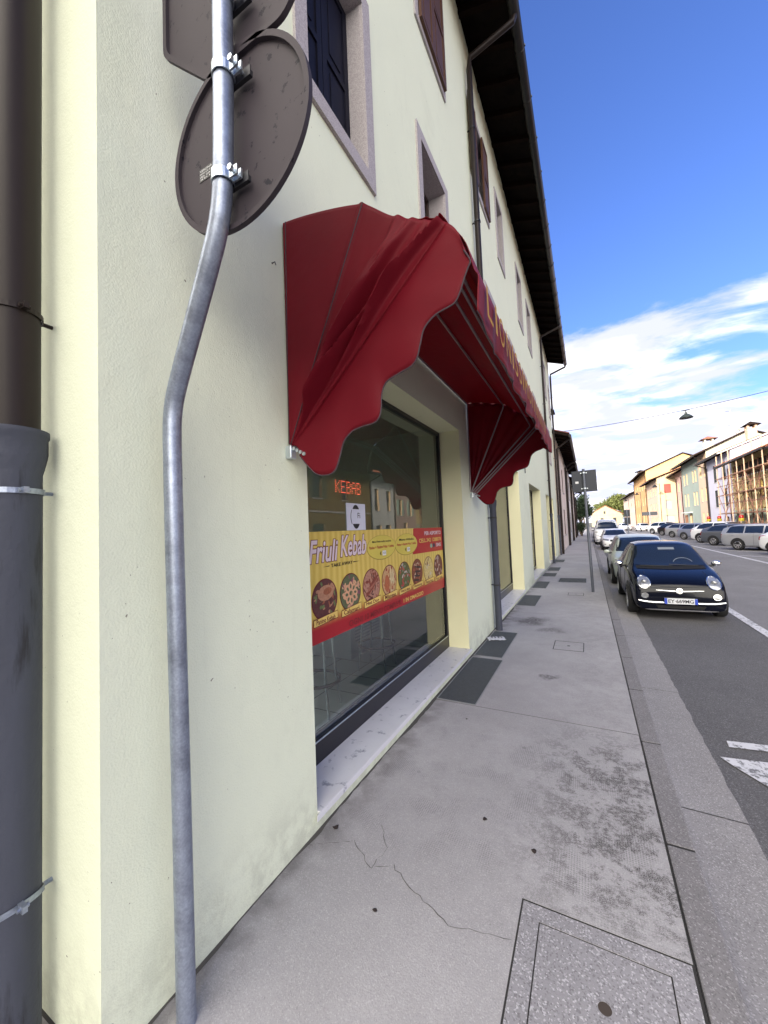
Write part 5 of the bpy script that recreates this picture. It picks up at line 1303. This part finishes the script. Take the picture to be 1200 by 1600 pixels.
# scaffolding
t = thing('scaffolding', 'rusty tube scaffolding standing against the yellow house', 'scaffolding', (11.75, 38.4, -.02))
RUST = mat('rusty_tube', (.20, .10, .07), .7, .3, var=.4, vs=3); PALEW = mat('scaffold_post_pale', (.42, .30, .22), .7)
ys = [0, 1.9, 3.8, 5.7, 7.6, 9.5, 11.4]
rr = random.Random(11)
for i, y in enumerate(ys):
    for x in (0, .85): MB().tube([(x, y, 0), (x+rr.uniform(-.03, .03), y, 7.2+rr.uniform(0, .8) if x == 0 else 6.4)], .045, 8).build('standard', PALEW if x == 0 else RUST, t)
for z in (1.9, 3.7, 5.4, 2.9, 4.6):
    for x in (0, .85): MB().tube([(x, -.3, z), (x, 11.8, z)], .035, 6).build('ledger', RUST, t)
for z in (1.9, 3.7, 5.4):
    for y in ys: MB().tube([(-.15, y+.05, z), (1.05, y+.05, z)], .03, 6).build('transom', RUST, t)
    MB().box(.05, .8, 0, 7.6 if z > 3 else 11.4, z+.05, z+.10).build('platform', mat('plank', (.22, .14, .09), .8), t)
for i in range(6):
    for z0, z1 in ((0, 1.9), (1.9, 3.7), (3.7, 5.4)):
        a, b = (ys[i], ys[i+1]) if (i+int(z0)) % 2 == 0 else (ys[i+1], ys[i])
        MB().tube([(-.03, a, z0), (-.03, b, z1)], .025, 6).build('brace', RUST, t)
        MB().tube([(0, ys[i], z0+.2), (.85, ys[i], z1)], .022, 6).build('brace', RUST, t)
t = thing('safety_netting', 'red plastic safety netting fence at the foot of the scaffolding', 'barrier', (11.2, 38, -.02))
mb = MB(); mb.grid([[(.05*math.sin(j*.9), j*.3, z+.06*math.sin(j*.5)) for j in range(46)] for z in (0.1, .5, 1.0)]); mb.build('net', mat('red_net', (.38, .03, .03), .7, var=.3, vs=6), t, solid=.01)
for y in (0, 3, 6, 9, 12, 13.4): MB().tube([(0, y, 0), (0, y, 1.15)], .025, 6).build('post', RUST, t)
for i, (y, l) in enumerate(((41.5, 'red and yellow warning lamp on the netting nearest the right edge'), (47.5, 'red and yellow warning lamp on the netting in the middle of the scaffold'), (51.2, 'red and yellow warning lamp at the lavender house end of the scaffold'))):
    t = thing('warning_lamp', l, 'warning lamp', (11.1, y, 1.2), 0, 'warning lamps on the building site')
    MB().lathe([(.001, .0), (.17, .0), (.18, .12), (.17, .24)], n=16).build('base', mat('lamp_yellow', (.6, .5, .05), .5), t); MB().lathe([(.15, .24), (.16, .4), (.1, .5), (.001, .52)], n=16).build('lens', REDL, t, smooth=True)
# street lamps of the right side
def street_lamp(x, y, h, label):
    t = thing('street_lamp', label, 'street lamp', (x, y, -.02), 0, 'lantern street lamps on the right pavement')
    MB().tube([(0, 0, 0), (0, 0, .8), (0, 0, h)], [.09, .06, .04], 10).build('pole', BLACKM, t); MB().tube([(0, 0, h-.3), (-.25, 0, h-.1), (-.5, 0, h), (-.6, 0, h-.15)], .03, 6).build('arm', BLACKM, t)
    MB().lathe([(.04, h-.1), (.10, h-.2), (.38, h-.55), (.36, h-.58), (.001, h-.56)], (-.6, 0, 0), n=16).build('lamp_shade', BLACKM, t, smooth=True)
street_lamp(10.3, 74, 7.3, 'lantern street lamp in front of the cream corner house'); street_lamp(9.6, 92, 7.3, 'lantern street lamp in front of the orange house'); street_lamp(9.6, 118, 7.3, 'lantern street lamp in front of the low pale pink house')
t = thing('road_sign', 'dark wide rectangular sign on a post before the pinkish house side', 'sign', (8.3, 70, -.1)); MB().tube([(0, 0, 0), (0, 0, 3.0)], .05, 8).build('pole', STEEL, t); MB().box(-.95, .95, .05, .09, 2.35, 2.9).build('sign_panel', NAVYB, t)
t = thing('road_sign', 'tall dark sign panels on a post in the middle of the far road', 'sign', (4.0, 52, -.1)); MB().tube([(0, 0, 0), (0, 0, 3.0)], .05, 8).build('pole', STEEL, t); MB().box(-.3, .3, .05, .09, 1.3, 2.1).build('sign_panel', NAVYB, t); MB().box(-.3, .3, .05, .09, 2.15, 2.95).build('sign_panel', NAVYB, t)

# lamp on the wire
t = thing('hanging_street_lamp', 'dark round street lamp hanging from the wire across the street', 'street lamp', (4.45, 23, 6.02))
MB().lathe([(.02, .30), (.045, .28), (.06, .20), (.12, .17), (.23, .08), (.29, .0), (.275, -.012), (.001, .015)], n=28).build('lamp_shade', mat('lamp_green_black', (.02, .028, .028), .5), t, smooth=True)
MB().tube([(-.16, 0, .36), (.16, 0, .37)], .015, 6).tube([(0, 0, .29), (0, 0, .40)], .015, 6).build('hanger', BLACKM, t)
mb = MB(); P = []
for k in range(41):
    q = k/40; x = -1.39+q*14.39; z = 6.62+(8.1-6.62)*q - 4*.42*q*(1-q); P.append((x, 23, z))
o = mb.tube(P, .013, 5).build('overhead_wire', BLACKM); o['label'] = 'thin span wire crossing the sky above the street'; o['category'] = 'wire'
lx_ = (4.45+1.39)/14.39; zz = 6.62+(8.1-6.62)*lx_-4*.42*lx_*(1-lx_); bpy.data.objects['hanging_street_lamp'].location.z = zz-.39

# ================================================================ LEFT ROW, FAR
lr = [('pinkish house with wide dark eaves just beyond the corner building', 22.0, 31, 6.1, (.74, .63, .56)), ('pale grey house with brown shutters second beyond the corner building', 31, 39, 5.9, (.72, .69, .66)), ('cream house third beyond the corner building', 39, 47, 5.4, (.7, .64, .57)), ('reddish house fourth beyond the corner building', 47, 53, 5.2, (.42, .25, .18))]
for i, (lab, a, b, ze, c_) in enumerate(lr):
    house('terraced_house', lab, -1.33+.02*i, a+.05, b, ze, ze+2.2, -6.5, c_, grid_w([a+2.2, a+5.6], .9, [(3.6, 1.5), (.9, 1.6)]), over=.7, sgn=-1, downs=(a+.4, b-.3), wmat=mat('brown_frame', (.08, .04, .02)), gover=.2)
chimney(-1.9, 24, 6.1, 1.6, .6, (.5, .4, .36), 'pinkish chimney on the first small house beyond the corner building', False)
# building closing the view
t = thing('stone_building', 'pale stone gabled building closing the end of the street', 'building', (1.2, 150, 0))
ST_ = mat('pale_stone', (.40, .33, .23), .9, var=.25, vs=1.2, dark=(.36, .28, .2), dark_t=(.5, .65), ds=1.5)
mb = MB(); mb.add([(0, 0, -.1), (9, 0, -.1), (9, 0, 4.0), (4.2, 0, 6.9), (0, 0, 4.6), (0, 14, -.1), (9, 14, -.1), (9, 14, 4.0), (4.2, 14, 6.9), (0, 14, 4.6)], [(0, 1, 2, 3, 4), (9, 8, 7, 6, 5), (0, 5, 6, 1), (1, 6, 7, 2), (4, 9, 5, 0)]); mb.build('wall', ST_, t)
mb = MB(); mb.add([(-.3, -.3, 4.5), (4.2, -.3, 7.1), (9.4, -.3, 3.95), (-.3, 14.3, 4.5), (4.2, 14.3, 7.1), (9.4, 14.3, 3.95)], [(0, 1, 4, 3), (1, 2, 5, 4)]); mb.build('roof', FAR_T, t, solid=.15)
for x, z, w, h in ((2.6, 1.2, .9, 1.6), (3.6, 4.2, .6, .9), (6.3, 1.2, .9, 1.6)): MB().box(x, x+w, -.05, .01, z, z+h).build('window', WINF, t)

# ================================================================ TREES
LEAF = mat('leaf_green', (.045, .085, .022), .7, var=.5, vs=1.2); LEAFD = mat('dark_leaf_green', (.022, .045, .018), .7, var=.5, vs=2); LEAFO = mat('olive_leaf', (.10, .12, .03), .7, var=.5, vs=.8); BARK = mat('bark', (.09, .065, .045), .9)
def tree(name, label, x, y, h, blobs, n, ls, lm, seed):
    t = thing(name, label, 'tree', (x, y, -.1)); rr = random.Random(seed)
    MB().tube([(0, 0, 0), (.05, .03, h*.35), (-.05, .05, h*.7)], [h*.03+.05, h*.02+.03, .03], 8).build('trunk', BARK, t)
    br_ = MB()
    for (bx, by, bz, rx, rz_) in blobs: br_.tube([(0, .03, h*.3), (bx*.5, by*.5, (bz+h*.3)/2), (bx, by, bz)], [h*.015+.02, h*.01+.01, .01], 6)
    br_.build('limbs', BARK, t)
    mb = MB()
    tot = sum(b[3]**2*b[4] for b in blobs)
    for (bx, by, bz, rx, rz_) in blobs:
        for _ in range(int(n*rx*rx*rz_/tot)):
            d = Vector((rr.gauss(0, 1), rr.gauss(0, 1), rr.gauss(0, 1))).normalized(); q = rr.random()**.45
            q *= .82+.30*noise.noise(d*2.3+Vector((bx, by, bz)))
            c_ = Vector((bx+d.x*rx*q, by+d.y*rx*q, bz+d.z*rz_*q)); u = Vector((rr.gauss(0, 1), rr.gauss(0, 1), rr.gauss(0, .6))).normalized(); v = u.cross(Vector((rr.gauss(0, 1), rr.gauss(0, 1), rr.gauss(0, 1)))).normalized()
            s_ = ls*rr.uniform(.6, 1.3); mb.add([c_-u*s_, c_+v*s_*.5, c_+u*s_, c_-v*s_*.5], [(0, 1, 2, 3)])
    mb.build('crown', lm, t, fix=False)
tree('garden_tree', 'dark leafy tree leaning over the far end of the left pavement', -.9, 58, 5.5, [(.3, 0, 4.0, 1.3, 1.4), (.9, 1, 3.2, 1.0, 1.1), (-.4, 0, 2.9, 1.2, 1.1), (.5, .5, 5.0, .8, .8)], 5200, .11, LEAFD, 1)
tree('clipped_bush', 'small rounded dark bush at the far end of the left pavement', -.75, 52, 2.2, [(0, 0, 1.2, .65, .8)], 1800, .07, LEAFD, 2)
tree('broad_tree', 'broad green tree rising behind the stone gabled building', 9.5, 175, 13, [(0, 0, 8.5, 5.2, 3.6), (4, 0, 7.5, 4.2, 3.6), (-4.5, 0, 7, 3.6, 3), (1.5, 0, 10.5, 3.5, 2.4), (5, 0, 4.5, 4, 3), (8, 0, 6, 3.5, 3.5)], 13000, .34, LEAFO, 3)
tree('broad_tree', 'darker green tree left of the broad tree behind the stone building', -1.5, 190, 9, [(0, 0, 6.0, 3.5, 2.6), (-3, 0, 5.2, 3, 2.4)], 5000, .34, LEAF, 4)
# unseen houses added behind the viewer, to block the sun and darken reflections
house('light_blocking_house', 'plain cream house across the side street behind the viewer', -1.4, -30, -7.4, 7.6, 9.9, -6.5, (.50, .46, .38), grid_w([-11, -15, -19, -24], 1.0, [(4.6, 1.5), (1.0, 1.6)]), over=.9, sgn=-1)

house('light_blocking_house', 'ochre grey house closing the street behind the viewer', 13.4, -62, -44, 8.8, 11, 6, (.22, .19, .15), grid_w([-58, -53, -48], 1.0, [(4.6, 1.5), (1.0, 1.6)]), over=.6, sgn=-1, depth=14.5)
